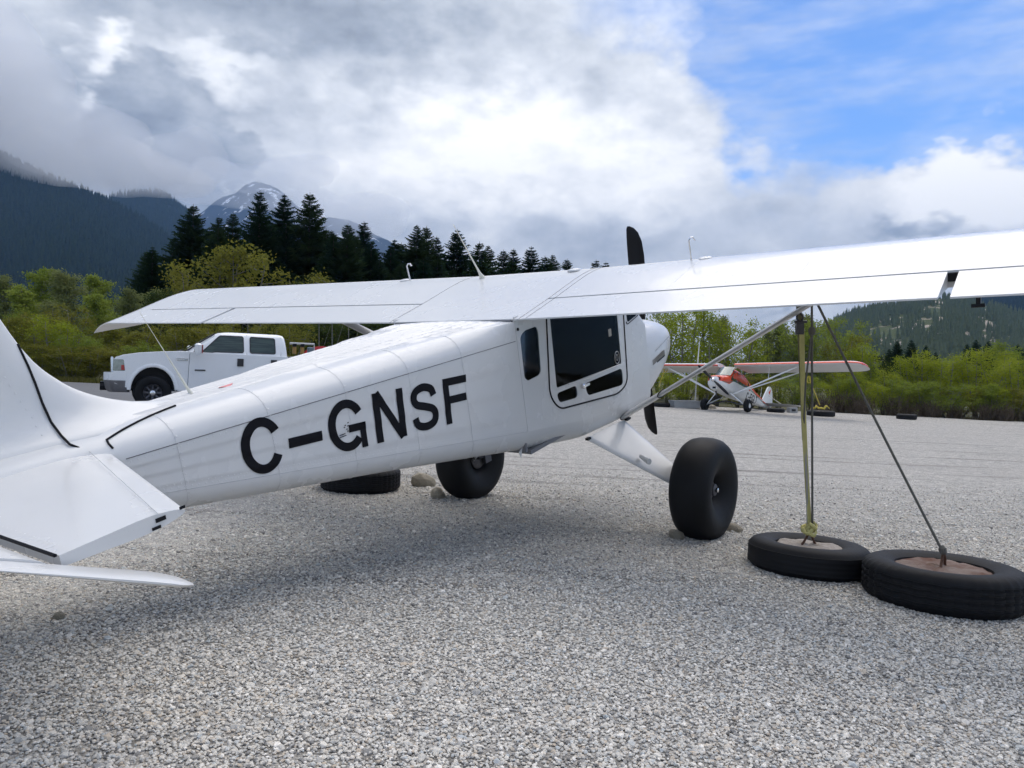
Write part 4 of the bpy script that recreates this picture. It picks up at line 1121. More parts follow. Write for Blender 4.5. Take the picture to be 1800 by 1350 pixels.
for ch, y0, y1 in (('C', -2.20, -1.957), ('-', -1.926, -1.712), ('G', -1.668, -1.41), ('N', -1.342, -1.108), ('S', -1.055, -.826), ('F', -.770, -.556)):
    mb = MB()
    def to3(a, b, y0=y0):
        y = y0 + a + .05 * (b - .15); z = letter_base(y) + b
        return (side_x(y, z) + .0032, y, z)
    glyph(mb, ch, y1 - y0, .307, .051, to3)
    bpart(mb, 'registration_letter' if ch != '-' else 'registration_dash', BLACKV, smooth=False)
mb = MB()
for y, z in ((-1.56, -.35), (-1.545, -.365), (-1.552, -.34), (-1.535, -.348), (-1.53, -.33), (-1.54, -.378)):
    mb.box((side_x(y, z) + .002, y, z), (.001, .009, .006))
for q in range(2): mb.box((side_x(-1.575, -.39) + .002, -1.575, -.388 - .012 * q), (.001, .055, .005))
bpart(mb, 'placard_print', BLACKV, smooth=False)

# lap seams and rivets
for yf in (-2.5, -2.0, -1.5, -1.02, -.55):
    P = section(yf)
    bpart(MB().tube([(x + .0004, yf - .012, z + .0004) for x, z in P[44:-3]], .0008, 4), 'frame_seam', SEAMPALE)
bpart(MB().tube([(side_x(y, ZS) + .0005, y, ZS) for y in np.linspace(-2.75, -.01, 40)], .0022, 4), 'skin_seam', SEAM)
bpart(MB().tube([(hwf(y) + .0005, y, z_low(y)) for y in np.linspace(-2.75, -.0, 40)], .0014, 4), 'skin_seam', SEAMLIGHT)
bpart(MB().tube([(.601, .005, z) for z in np.linspace(.0, z_low(0), 12)], .0014, 4), 'skin_seam', SEAMLIGHT)
rv = MB()
def rivet(p, nrm, r=.0055):
    p = np.array(p, float); nrm = np.array(nrm, float); nrm /= np.linalg.norm(nrm)
    a = np.cross(nrm, [0, 1, 0.1]); a /= np.linalg.norm(a); b = np.cross(nrm, a)
    k = len(rv.v)
    rv.v += [L(p + (a * cos(t) + b * sin(t)) * r) for t in np.arange(6) * pi / 3] + [L(p + nrm * r * .4)]
    rv.f += [(k + i, k + (i + 1) % 6, k + 6) for i in range(6)]
for y in np.arange(-2.8, 0, .034):
    for z in (ZS - .018,): rivet((side_x(y, z), y, z), (1, 0, 0))
    for dzz in (.014, .03): rivet((side_x(y + dzz, z_low(y) + dzz), y + dzz, z_low(y) + dzz), (1, 0, 0))
for yf in (-2.5, -2.0, -1.5, -1.02, -.55):
    for z in np.arange(ZS - .05, z_low(yf) + .03, -.036): rivet((side_x(yf, z), yf, z), (1, 0, 0))
    P = section(yf)
    for i in range(47, 59, 2): rivet((P[i][0], yf, P[i][1]), (.6, 0, .8))
    for i in range(-10, -2, 1): rivet((P[i][0], yf, P[i][1]), (.7, 0, -.7))
for z in np.arange(-.2, z_low(0), -.036): rivet((.6, .03, z), (1, 0, 0))
for x in np.arange(.75, 5, .045):
    for y in (.47, .80, 1.02): rivet((x, y, zup(y) + zdih(x)), (0, -.2, 1), .003)
for x in (1.05, 1.58, 2.0, 2.45, 2.9, 3.35, 3.8):
    for y in np.arange(.5, 1.2, .05): rivet((x, y, zup(y) + zdih(x)), (0, -.2, 1), .003)
for t in np.arange(0, 1, .03):
    rivet((.25 + 1.13 * t, -3.49, -.12 + .03), (0, 0, 1), .0036)
    rivet((.2 + 1.2 * t, -2.88 - .34 * t, -.0845 + .0), (0, 0, 1), .0036)
for z in np.arange(0.02, .8, .04):
    rivet((.036 + .17 * exp(-(z + .03) / .055), -2.99 - .3 * max(0, z - .1), z), (1, 0, .2), .004)
mesh('rivets', rv.v, rv.f, WHITE, plane, kind='stuff')
# ------------------------------------------------------------------ pickup truck beyond the tail
TPAINT = mat('white_truck_paint', (.78, .79, .79), .3, var=.05, vscale=1.5, coat=.6)
PLASTIC = mat('grey_bumper', (.22, .22, .23), .35, .6, var=.3, vscale=4)
DARKP = mat('dark_plastic', (.02, .02, .022), .55)
LAMP = mat('headlamp_lens', (.30, .33, .31), .15, .5, coat=1, var=.5, vscale=14)
REDLENS = mat('red_lens', (.35, .02, .02), .25, coat=.6)
REDP = mat('red_enamel', (.55, .02, .025), .35, coat=.4)
AMBER = mat('amber_filter_bowl', (.3, .17, .04), .3)
GREYP = mat('pipe_grey', (.45, .45, .44), .5)
truck = empty('pickup_truck', (-8.58, 18.21, 0), 'white crew-cab pickup truck parked on the asphalt beyond the tail', 'truck')
tz = gnd(-8.58, 18.21) + .012
truck.location = (-8.98, 18.21 + .75, tz)
ta = radians(27.5)
truck.rotation_euler = (radians(0), radians(-.6), pi + ta)       # local x forward, y left (towards the camera)
HWD = .97
TKX = .86
def tp(mb, name, m, parent=None, **kw):
    if name not in ('wheel', 'rim', 'spoke', 'hub_cap', 'arch_flare', 'wheel_well'): mb.v = [(p[0] * TKX, p[1], p[2]) for p in mb.v]
    return mb.build(name, m, parent or truck, **kw)
def extr(poly, y0, y1): return MB().prism(poly, y1 - y0, lambda a, b, h: (a, y0 + h, b))
arch = [(.57 * cos(t), .47 + .57 * sin(t)) for t in np.linspace(pi * 1.0, 0, 15)]
arch2 = [(-3.98 + .55 * cos(t), .47 + .55 * sin(t)) for t in np.linspace(pi, 0, 13)]
body = [(.97, .72), (.985, 1.16), (.93, 1.24), (.75, 1.30), (.35, 1.365), (-.2, 1.41), (-.72, 1.44), (-1.0, 1.43), (-3.62, 1.40), (-3.62, .47), (-.63, .47), (-.6, .50)] + arch + [(.62, .52), (.95, .62)]
o = tp(extr(body, -HWD, HWD), 'body', TPAINT, angle=30)
bv = o.modifiers.new('bevel', 'BEVEL'); bv.width = .085; bv.segments = 5; bv.limit_method = 'ANGLE'; bv.angle_limit = radians(40)
# greenhouse
def gh(t, s): return None
low = [(-.70, 1.40), (-3.64, 1.38)]; top_ = [(-1.62, 1.93), (-3.48, 1.93)]
rings = []
for z, xf, xr, hy in ((1.38, -.72, -3.63, .93), (1.62, -1.12, -3.6, .885), (1.86, -1.52, -3.55, .82), (1.93, -1.68, -3.5, .77), (1.96, -1.9, -3.4, .66)):
    q = round_poly([(xf, -hy), (xf, hy), (xr, hy), (xr, -hy)], [.22, .22, .1, .1], 5)
    rings.append([(x, y, z) for x, y in q])
tp(MB().loft(rings), 'cab', TPAINT, angle=40)
def ghy(z): return float(np.interp(z, [1.38, 1.62, 1.86, 1.93], [.93, .885, .82, .77]))
def glz(z): return .934 - (z - 1.38) * .222
def side_glass(poly, name):
    poly = round_poly(poly, .05, 4); n = len(poly); out = []
    for s in (1, -1):
        fr = MB(); fr.tube([(x, s * (glz(z) + .004), z) for x, z in poly] + [(poly[0][0], s * (glz(poly[0][1]) + .004), poly[0][1])], .014, 5); w = tp(fr, 'window_seal', DARKP)
        g = MB(); V = [(x, s * (glz(z) + .008), z) for x, z in poly]; g.add(V, [tuple(range(n)) if s < 0 else tuple(reversed(range(n)))]); tp(g, name, CARGLASSD, w, smooth=False)
CARGLASSD = mat('dark_glass_painted_reflection', (.03, .045, .038), .08, spec=.55, col2=(.06, .085, .07), vscale=6, stretch=(.3, 1, 4), rvar=.02)  # greenish streaks paint reflections into the opaque glass colour
side_glass([(-1.15, 1.435), (-1.28, 1.47), (-1.72, 1.86), (-2.36, 1.86), (-2.37, 1.46), (-1.6, 1.455), (-1.45, 1.425)], 'door_window')
side_glass([(-2.55, 1.46), (-2.55, 1.86), (-3.25, 1.85), (-3.27, 1.46)], 'rear_door_window')
mb = MB(); mb.add([(-.80, -.78, 1.47), (-.80, .78, 1.47), (-1.56, .68, 1.90), (-1.56, -.68, 1.90)], [(0, 1, 2, 3)]); tp(mb, 'windscreen', CARGLASSD, smooth=False)
tp(MB().tube([(-.72, .82, 1.455), (-.76, .4, 1.47), (-.76, -.4, 1.47), (-.72, -.82, 1.455)], .025, 6), 'wiper_cowl', DARKP)
tp(MB().tube([(-.86, .865, 1.46), (-1.2, .83, 1.68), (-1.58, .765, 1.90)], .02, 6), 'pillar_trim', DARKP)
# panel gaps, handles, badges, mirrors
for s in (1, -1):
    for pts in ([(-.88, .55), (-.90, 1.0), (-.92, 1.38), (-1.05, 1.45)], [(-2.47, .5), (-2.47, 1.4)], [(-2.46, 1.4), (-2.46, 1.9)], [(-3.44, .75), (-3.44, 1.4)], [(-3.43, 1.4), (-3.42, 1.88)]):
        tp(MB().tube([(x, s * ((HWD if z <= 1.39 else ghy(z)) + .002), z) for x, z in pts], .006, 4), 'door_gap', SEAM)
    tp(MB().box((-2.28, s * (HWD + .01), 1.21), (.17, .03, .19)), 'door_handle', DARKP)
    tp(MB().box((-3.22, s * (HWD + .01), 1.21), (.17, .03, .19)), 'door_handle', DARKP)
    tp(MB().box((-.72, s * (HWD + .008), 1.24), (.30, .02, .055)), 'fender_badge', CHROME)
    tp(MB().box((-1.2, s * (HWD + .008), .99), (.28, .02, .03)), 'door_badge', DARKP)
    mir = tp(MB().tube([(-1.12, s * 1.17, 1.36), (-1.12, s * 1.17, 1.45), (-1.12, s * 1.17, 1.6), (-1.12, s * 1.17, 1.64)], [.06, .1, .1, .05], 10, flat=1.1), 'mirror', TPAINT)
    tp(MB().tube([(-1.06, s * .93, 1.47), (-1.1, s * 1.15, 1.48)], .03, 6), 'mirror_arm', DARKP, mir)
    tp(MB().box((-1.225, s * 1.18, 1.5), (.02, .11, .2)), 'mirror_glass', REDLENS, mir)
    mb = MB(); mb.prism([(-1.04, 1.43), (-1.14, 1.56), (-1.25, 1.56), (-1.27, 1.43)], .012, lambda a, b, h, s=s: (a, s * (ghy(b) + .003 + h), b)); tp(mb, 'mirror_sail', DARKP, smooth=False)
    # flared arch lip
    tp(MB().tube([(.6 * TKX * cos(t), s * (HWD + .0), .47 + .6 * sin(t)) for t in np.linspace(pi * .98, .02, 18)], .045, 7, flat=.6), 'arch_flare', TPAINT)
    hl = tp(MB().prism(round_poly([(.68, .92), (.985, .92), (.975, 1.19), (.72, 1.19)], .03), .02, lambda a, b, h, s=s: (a * 1.0 + .012, s * (.955 + h), b)), 'headlight', LAMP, smooth=False)
    tp(MB().prism([(.69, .94), (.78, .94), (.78, 1.06), (.71, 1.06)], .012, lambda a, b, h, s=s: (a + .012, s * (.976 + h), b)), 'indicator', REDLENS, hl, smooth=False)
    # wheels
    for wx in (0, -3.98 * TKX):
        prof = [(-.12, .23), (-.135, .27), (-.14, .36), (-.12, .405), (-.09, .415), (.09, .415), (.12, .405), (.14, .36), (.135, .27), (.12, .23), (.1, .215), (-.1, .215), (-.12, .23)]
        w = tp(MB().lathe(prof, 40, (0, s, 0), (wx, s * .83, .415), closed=False), 'wheel', TYRE, angle=50)
        tp(MB().lathe([(.0, .22), (.09, .22), (.11, .205), (.06, .17), (.02, .12), (.05, .07), (.09, .06), (.1, .03)], 28, (0, s, 0), (wx, s * .83, .415)), 'rim', STEELD, w)
        for k in range(8):
            a = k * pi / 4; tp(MB().tube([(wx + .07 * cos(a), s * .90, .415 + .07 * sin(a)), (wx + .19 * cos(a), s * .925, .415 + .19 * sin(a))], .028, 6, flat=.5), 'spoke', STEELD, w)
        tp(MB().lathe([(.08, .065), (.115, .06), (.125, .03)], 16, (0, s, 0), (wx, s * .83, .415)), 'hub_cap', CHROME, w)
    tp(MB().prism([(.9 * cos(t) * .55, .47 + .6 * sin(t)) for t in np.linspace(0, pi, 14)], .4, lambda a, b, h, s=s: (a, s * (.3 + h), b)), 'wheel_well', BLACK, smooth=False)
# front: grille, bumper
g = tp(MB().box((.99, 0, 1.04), (.05, 1.2, .3)), 'grille', DARKP)
for k in range(3): tp(MB().box((1.02, 0, .95 + .09 * k), (.03, 1.22, .035)), 'grille_bar', CHROME, g)
tp(MB().tube([(1.0, .66, .88), (1.02, .66, 1.22), (1.0, -.66, 1.22), (1.0, -.66, .88)], .035, 6), 'grille_surround', CHROME, g)
bp = round_poly([(.66, -.99), (1.06, -.97), (1.2, -.6), (1.22, .6), (1.06, .97), (.66, .99), (.62, .8), (.62, -.8)], .08)
b1 = tp(MB().loft([[(x, y, z) for x, y in bp] for z in (.70, .88)]), 'bumper_cover', TPAINT)
tp(MB().loft([[(x * k, y * kk, z) for x, y in bp] for z, k, kk in ((.42, .9, .93), (.5, .96, .98), (.695, 1.0, 1.0))]), 'bumper', PLASTIC)
tp(MB().box((1.24, .5, .58), (.1, .05, .06)), 'tow_hook', DARKP)
tp(MB().box((-1.5, 0, .55), (5.6, .9, .2)), 'chassis', BLACK)
# load bed
bed = [(-3.68, .62), (-3.68, 1.36), (-5.95, 1.36), (-5.95, .62), (-4.6, .55)] + list(reversed([(x, z) for x, z in arch2])) + [(-3.42 - .02, .55)]
bed = [(-3.70, .55), (-3.70, 1.36), (-5.95, 1.36), (-5.95, .55), (-4.55, .55)] + arch2 + [(-3.42, .55)]
bed = [(-3.68, .6), (-3.68, 1.36), (-5.95, 1.36), (-5.95, .6), (-4.56, .6)] + [(-3.98 + .58 * cos(t), .42 + .5 * sin(t)) for t in np.linspace(pi * .88, pi * .3, 9)]
for s in (1, -1):
    tp(MB().prism(bed, .06, lambda a, b, h, s=s: (a, s * (.91 + h), b)), 'bed_side', TPAINT, smooth=False)
tp(MB().box((-4.8, 0, .75), (2.24, 1.8, .05)), 'bed_floor', DARKP); tp(MB().box((-5.93, 0, 1.0), (.05, 1.8, .7)), 'tailgate', TPAINT)
tw = truck.matrix_world
def tworld(x, y, z):
    truck_m = Matrix.LocRotScale(truck.location, truck.rotation_euler, None); return truck_m @ Vector((x, y, z))
fp = empty('fuel_transfer_unit', tworld(-3.95 * TKX, .35, .776), 'fuel transfer unit with amber filter bowls behind the truck cab', 'fuel pump', rz=pi + ta)
MB().box((0, 0, .32), (.36, 1.0, .64)).build('tank', GREYP, fp)
for k in range(2):
    q = MB().lathe([(0, .05), (.16, .05), (.18, .03)], 14, (0, 0, 1), (-.02 - .2 * k + .1, .45, .72)).build('filter_bowl', AMBER, fp)
    MB().lathe([(.18, .055), (.25, .055)], 14, (0, 0, 1), (-.02 - .2 * k + .1, .45, .72)).build('filter_cap', BLACK, q)
MB().tube([(.2, .45, .98), (-.42, .45, .98), (-.42, .45, .64)], .03, 8).build('pipe', GREYP, fp)
MB().lathe([(0, .08), (.2, .08), (.22, .05)], 16, (0, 0, 1), (-.33, .42, .68)).build('pump', mat('pump_blue_grey', (.12, .16, .19), .4), fp)
hr = empty('hose_reel', tworld(-4.72 * TKX, .35, .776), 'red hose reel in the truck bed beside the filter bowls', 'hose reel', rz=pi + ta)
MB().lathe([(0, .1), (.005, .46), (.03, .47), (.035, .1)], 28, (0, 1, 0), (0, .3, .48)).build('flange', REDP, hr)
MB().lathe([(0, .1), (.005, .46), (.03, .47), (.035, .1)], 28, (0, 1, 0), (0, -.25, .48)).build('flange', REDP, hr)
MB().lathe([(0, .36), (.5, .36)], 24, (0, 1, 0), (0, -.2, .48)).build('hose', DARKP, hr)
MB().box((0, 0, .03), (.5, .7, .06)).build('base', REDP, hr)

# ------------------------------------------------------------------ red and white two-seater at the far edge
CWHITE = mat('cub_white', (.78, .78, .76), .35, var=.05, vscale=2)
CRED = mat('cub_red', (.70, .06, .015), .32, coat=.4)
CGREEN = mat('cub_green_stripe', (.02, .16, .12), .4)
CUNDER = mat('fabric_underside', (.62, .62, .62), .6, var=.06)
cx, cy_ = 8.98, 31.95
beta = radians(40)
cub = bpy.data.objects.new('light_plane', None); COL.objects.link(cub)
tag(cub, 'small red and white high-wing plane parked at the far gravel edge', 'airplane')
Mc = Matrix(((-cos(beta), -sin(beta), 0), (sin(beta), -cos(beta), 0), (0, 0, 1)))       # columns: right, forward, up
cub.matrix_world = Matrix.Translation((cx, cy_, gnd(cx, cy_) - .01)) @ Mc.to_4x4() @ Matrix.Rotation(radians(.9), 4, 'Y') @ Matrix.Rotation(radians(11.5), 4, 'X')
def cp(mb, name, m, parent=None, **kw): return mb.build(name, m, parent or cub, **kw)
CS = [(1.36, .20, 1.22, .88), (1.3, .30, 1.28, .80), (1.1, .35, 1.33, .72), (.72, .37, 1.40, .68), (.3, .38, 1.84, .66), (-.4, .38, 1.84, .66), (-1.0, .37, 1.80, .68), (-1.5, .34, 1.62, .71), (-2.4, .26, 1.38, .79), (-3.4, .16, 1.25, .87), (-4.4, .06, 1.17, .94), (-4.6, .03, 1.15, .97)]
rings = []
for y, hw_, zt, zb in CS:
    e = 3.2; zc, hz = (zt + zb) / 2, (zt - zb) / 2; ring = []
    for a in np.linspace(0, 2 * pi, 33)[:-1]:
        c_, s_ = cos(a), sin(a)
        ring.append((hw_ * abs(c_) ** (2 / e) * (1 if c_ >= 0 else -1), y, zc + hz * abs(s_) ** (2 / e) * (1 if s_ >= 0 else -1)))
    rings.append(ring)
fu = cp(MB().loft(rings), 'fuselage', [CWHITE, CRED], angle=45)
def redline(y): return lerp_tab(y, [(-4.6, 1.0), (-3.6, 1.06), (-2.4, 1.19), (-1.4, 1.27), (.3, 1.27), (.9, 1.08), (1.4, 1.06)])
def redtop(y): return lerp_tab(y, [(-4.6, 1.02), (-2.6, 1.3), (-1.6, 1.5), (-1.3, 9), (2, 9)])
for p in fu.data.polygons:
    c = p.center
    if c.z > redline(c.y) and c.z < redtop(c.y): p.material_index = 1
def cside(y, z):
    i = [k for k in range(len(CS) - 1) if CS[k][0] >= y >= CS[k + 1][0]][0]; a, b = CS[i], CS[i + 1]; t = (a[0] - y) / (a[0] - b[0])
    hw_ = a[1] + (b[1] - a[1]) * t; zt = a[2] + (b[2] - a[2]) * t; zb = a[3] + (b[3] - a[3]) * t; zc, hz = (zt + zb) / 2, (zt - zb) / 2
    q = min(.999, abs((z - zc) / hz)); return hw_ * (1 - q ** 3.2) ** (1 / 3.2)
for s in (1, -1):
    cp(MB().tube([(s * (cside(y, redline(y) - .02) + .004), y, redline(y) - .02) for y in np.linspace(1.25, -3.9, 24)], .014, 5), 'stripe', CGREEN)
    for poly, nm in (([(.62, 1.25), (.28, 1.68), (.02, 1.72), (-.05, 1.22)], 'side_window'), ([(-.11, 1.22), (-.08, 1.72), (-.62, 1.72), (-.85, 1.22)], 'side_window'), ([(-.92, 1.24), (-.72, 1.7), (-1.05, 1.68), (-1.32, 1.4), (-1.2, 1.25)], 'rear_window')):
        poly = round_poly(poly, .05, 3); n = len(poly)
        V = [(s * (cside(y, z) + .012), y, z) for y, z in poly]; mb = MB(); mb.add(V, [tuple(range(n))]); cp(mb, nm, CARGLASSD, smooth=False)
mb = MB(); mb.loft([[(x * .95, .76 - .04 * (abs(x) / .34) ** 2 * 3, 1.42) for x in np.linspace(-.36, .36, 9)], [(x, .32 - .10 * (abs(x) / .34) ** 2, 1.86) for x in np.linspace(-.36, .36, 9)]], closed=False, cap=False); cp(mb, 'windscreen', CARGLASSL := mat('pale_windscreen', (.06, .11, .11), .08, coat=1), smooth=True)
def cfoil(x, k, dz=0):
    up = [(0, .0), (.3, .045), (.7, .10), (1.1, .14), (1.35, .135), (1.5, .09), (1.57, .04), (1.585, .0)]; lo = [(1.56, -.03), (1.4, -.045), (.9, -.04), (.3, -.01)]
    yle = .42
    return [(x, yle - (1.585 - y) * 1 if k == 1 else yle - .79 + (y - .79) * k + .1 * (1 - k) * 0, 1.9 + z * max(k, .25) + dz) for y, z in up + lo]
for s in (1, -1):
    rings = [cfoil(s * x, k, .012 * x) for x, k in ((.36, 1), (1.5, 1), (3.0, 1), (4.5, 1), (4.9, .97), (5.15, .86), (5.3, .68), (5.37, .42), (5.385, .12))]
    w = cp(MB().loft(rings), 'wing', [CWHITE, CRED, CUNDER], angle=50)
    for p in w.data.polygons:
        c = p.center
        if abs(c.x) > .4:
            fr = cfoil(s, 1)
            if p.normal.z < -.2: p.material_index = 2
            if c.y > .30 - .5 * max(0, abs(c.x) - 4.85) and -.6 < p.normal.z < .92: p.material_index = 1
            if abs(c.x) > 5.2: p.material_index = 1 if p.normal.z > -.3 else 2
    f0 = (s * .36, .25, .70); f1 = (s * 2.85, .10, 1.88); r1 = (s * 2.75, -.78, 1.88)
    cp(MB().tube([f0, f1], .032, 8, flat=.5), 'lift_strut', CWHITE); cp(MB().tube([f0, r1], .028, 8, flat=.5), 'lift_strut', CWHITE)
    cp(MB().tube([(s * 1.75, .14, 1.36), (s * 1.75, .1, 1.88)], .012, 6), 'jury_strut', CWHITE)
    # gear
    ax = (s * .86, .05, .27)
    cp(MB().tube([(s * .33, .42, .70), ax], .03, 8, flat=.6), 'gear_leg', CWHITE); cp(MB().tube([(s * .33, -.32, .68), ax], .025, 8, flat=.6), 'gear_leg', CWHITE)
    cp(MB().add([(s * .34, .4, .69), (s * .34, -.3, .67), (s * .74, .0, .40), (s * .70, .08, .42)], [(0, 1, 2, 3)]), 'gear_fairing', BLACK, smooth=False)
    cp(MB().tube([(0, .08, .45), (s * .6, .05, .33), ax], .028, 8), 'shock_strut', STEELD)
    t_ = cp(MB().lathe([(-.09, .1), (-.115, .15), (-.115, .2), (-.08, .255), (0, .275), (.08, .255), (.115, .2), (.115, .15), (.09, .1)], 28, (1, 0, 0), (s * .95, .05, .27)), 'tyre', TYRE)
    cp(MB().lathe([(-.08, .1), (.095, .1), (.1, .04)], 18, (s, 0, 0), (s * .95, .05, .27)), 'wheel_hub', CWHITE, t_)
    # tailplane
    rings = [[(s * x, y0, 1.10 - .0), (s * x, (y0 + y1) / 2, 1.125), (s * x, y1, 1.10), (s * x, (y0 + y1) / 2, 1.075)] for x, y0, y1 in ((.05, -3.75, -4.75), (.7, -3.95, -4.75), (1.2, -4.1, -4.7), (1.5, -4.3, -4.6))]
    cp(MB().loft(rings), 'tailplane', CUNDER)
    cp(MB().tube([(s * .75, -4.3, 1.11), (0, -4.35, 1.55)], .008, 4), 'brace_wire', STEEL)
    cp(MB().lathe([(0, .05), (.02, .05)], 14, (0, 1, 0), (s * 3.4, .405, 1.93)), 'landing_light', LAMP)
fn = [(-3.7, 1.2), (-4.0, 1.6), (-4.25, 1.92), (-4.45, 2.0), (-4.7, 1.92), (-4.85, 1.7), (-4.9, 1.2), (-4.75, .98), (-4.5, 1.0)]
cp(MB().prism(round_poly(fn, .12, 4), .05, lambda a, b, h: (h - .025, a, b)), 'fin_and_rudder', CWHITE, smooth=False)
cp(MB().prism([(-4.35, 1.7), (-4.6, 1.9), (-4.5, 1.6)], .056, lambda a, b, h: (h - .028, a, b)), 'rudder_emblem', CRED, smooth=False)
# cowl openings, exhaust, propeller
cp(MB().lathe([(0, .085), (.04, .085), (.045, .05)], 18, (0, 1, 0), (.17, 1.31, 1.13)), 'cooling_inlet', BLACK); cp(MB().lathe([(0, .085), (.04, .085), (.045, .05)], 18, (0, 1, 0), (-.17, 1.31, 1.13)), 'cooling_inlet', BLACK)
cp(MB().box((0, 1.22, .78), (.22, .14, .14)), 'air_scoop', CWHITE); cp(MB().box((0, 1.30, .77), (.14, .01, .08)), 'scoop_mouth', BLACK)
cp(MB().tube([(.1, .9, .72), (.12, .75, .52)], .03, 8), 'exhaust_stub', STEELD)
hb = cp(MB().lathe([(-.06, .09), (.08, .08), (.14, .03)], 18, (0, 1, 0), (0, 1.42, 1.06)), 'propeller_hub', CHROME)
pa = radians(50)
for s in (1, -1):
    rings = []
    for r_, ch, tw_ in ((.06, .06, 55), (.25, .115, 38), (.5, .13, 26), (.75, .115, 18), (.9, .085, 15), (.96, .02, 14)):
        ring = []
        for a in np.linspace(0, 2 * pi, 11)[:-1]:
            p_, q_ = ch / 2 * cos(a), .012 * sin(a); t_ = radians(tw_)
            lx, ly = p_ * cos(t_) - q_ * sin(t_), p_ * sin(t_) + q_ * cos(t_)
            ring.append((s * (r_ * sin(pa)) + lx * cos(pa), 1.46 + ly, 1.06 + s * r_ * cos(pa) - lx * sin(pa)))
        rings.append(ring)
    cp(MB().loft(rings), 'propeller_blade', BLACK)
cp(MB().tube([(.0, -.6, 1.98), (0, -.75, 2.35)], [.012, .005], 6), 'whip_aerial', CWHITE); cp(MB().tube([(-.05, -3.4, 1.26), (-.05, -3.42, 1.75)], [.01, .005], 6), 'whip_aerial', CWHITE)
cp(MB().tube([(0, -4.5, .97), (0, -4.75, .78)], .02, 6), 'tail_spring', STEELD); cp(MB().lathe([(-.03, .03), (-.035, .09), (0, .1), (.035, .09), (.03, .03)], 18, (1, 0, 0), (0, -4.82, .74 - .0)), 'tail_wheel', TYRE)
y = -1.15
for ch, w in (('C', .19), ('-', .13), ('F', .17), ('G', .2), ('L', .16), ('T', .17)):
    mb = MB()
    def to3(a, b, y0=y):
        yy = y0 - a; z = .76 + .035 * (-1.4 - y0) + b
        return (-(cside(yy, z) + .006), yy, z)
    glyph(mb, ch, w * 1.15, .34, .055, to3); y -= w * 1.15 + .045
    cp(mb, 'registration_letter', BLACKV, smooth=False)

# ------------------------------------------------------------------ tyre anchors, ropes, chocks
CONC = mat('rough_concrete', (.36, .32, .28), .95, col2=(.28, .25, .22), vscale=14, bump=.6, bscale=40, bdist=.02)
RUSTC = mat('rust_stained_concrete', (.24, .19, .16), .95, col2=(.12, .055, .035), vscale=3.2, bump=.5, bscale=40, bdist=.02)
RUST = mat('rusty_rebar', (.10, .05, .03), .85, var=.4, vscale=40)
ROPE = mat('grey_rope', (.13, .125, .11), .9, var=.3, vscale=30, bump=.5, bscale=200)
YSTRAP = mat('yellow_webbing', (.52, .47, .18), .8, var=.25, vscale=20)
OSTRAP = mat('olive_webbing', (.20, .185, .10), .85, var=.3, vscale=20)
YROPE = mat('yellow_rope', (.6, .48, .08), .8)
ROCK = mat('tan_rock', (.55, .47, .34), .9, col2=(.42, .38, .31), vscale=9, bump=.9, bscale=16, bdist=.03)
BLOCK = mat('concrete_block', (.34, .34, .33), .95, var=.25, vscale=3, bump=.3, bscale=40)
def anchor_tyre(loc, R, W, rin, fill, label, tilt=(0, 0), grooves=True, hook=None, group='tyre anchors', cat='tyre', rz=0.0):
    o = empty('anchor_tyre', loc, label, cat, group); o.rotation_euler = (tilt[0], tilt[1], rz)
    h = W / 2; n = 120
    prof = [(0.02, rin * .98), (.0 + .03, rin), (.012, rin + .03), (.004, rin + .07), (.0, R - .10), (.006, R - .06), (.018, R - .032), (.022, R - .03), (.03, R - .018), (.05, R - .004)]
    g0 = .055
    for k in range(4):
        zc = W * (.27 + .155 * k)
        prof += [(zc - .012, R), (zc - .008, R - (.008 if grooves else .0018)), (zc + .004, R - (.008 if grooves else .0018)), (zc + .008, R)]
    prof += [(W - .05, R - .004), (W - .03, R - .018), (W - .018, R - .032), (W - .006, R - .06), (W, R - .10), (W - .004, rin + .07), (W - .012, rin + .03), (W - .03, rin), (W - .05, rin * .98)]
    rings = []
    for z, r in prof:
        ring = []
        for k in range(n):
            a = 2 * pi * k / n; rr = r
            if grooves and r > R - .034 and (k % 3 == 0): rr -= .008
            if grooves and R - .012 < r: zz = z + .0018 * (1 if (k // 3) % 2 else -1)
            else: zz = z
            ring.append((rr * cos(a), rr * sin(a), zz))
        rings.append(ring)
    mb = MB().loft(rings, cap=False); mb.build('tyre', OLDTYRE, o, angle=32)
    r_ = random.Random(int(R * 1000)); V = [(0, 0, W * .88)]; Fc = []; m_ = 28
    for j in range(1, 6):
        for k in range(m_):
            a = 2 * pi * k / m_; q = (rin + .012) * j / 5
            V.append((q * cos(a), q * sin(a), W * .88 + r_.uniform(-.012, .014) - (.015 if j == 5 else 0)))
    for k in range(m_): Fc.append((0, 1 + k, 1 + (k + 1) % m_))
    for j in range(4):
        for k in range(m_): Fc.append((1 + j * m_ + k, 1 + (j + 1) * m_ + k, 1 + (j + 1) * m_ + (k + 1) % m_, 1 + j * m_ + (k + 1) % m_))
    mesh('concrete_fill', V, Fc, fill, o, angle=60)
    if hook:
        MB().tube([(-.09, -.05, W * .78), (-.045, -.02, W * .95), (0, 0, W + .06), (.03, .01, W + .02), (.055, .03, W * .92), (.09, .05, W * .78)], .009, 7).build('anchor_loop', RUST, o)
    return o
def gz(x, y): return gnd(x, y) - .018
A = (2.215, 5.63); Bq = (2.83, 4.95); Cq = (-1.63, 8.32)
anchor_tyre((*A, gz(*A)), .428, .225, .235, CONC, 'tyre anchor filled with concrete beside the main wheel, yellow strap tied to it', (radians(-1.5), radians(2.2)), False, True)
anchor_tyre((*Bq, gz(*Bq)), .482, .265, .285, RUSTC, 'larger treaded tyre anchor with rust-stained concrete at the right picture edge', (radians(-1), radians(1.5)), True, True, rz=.4)
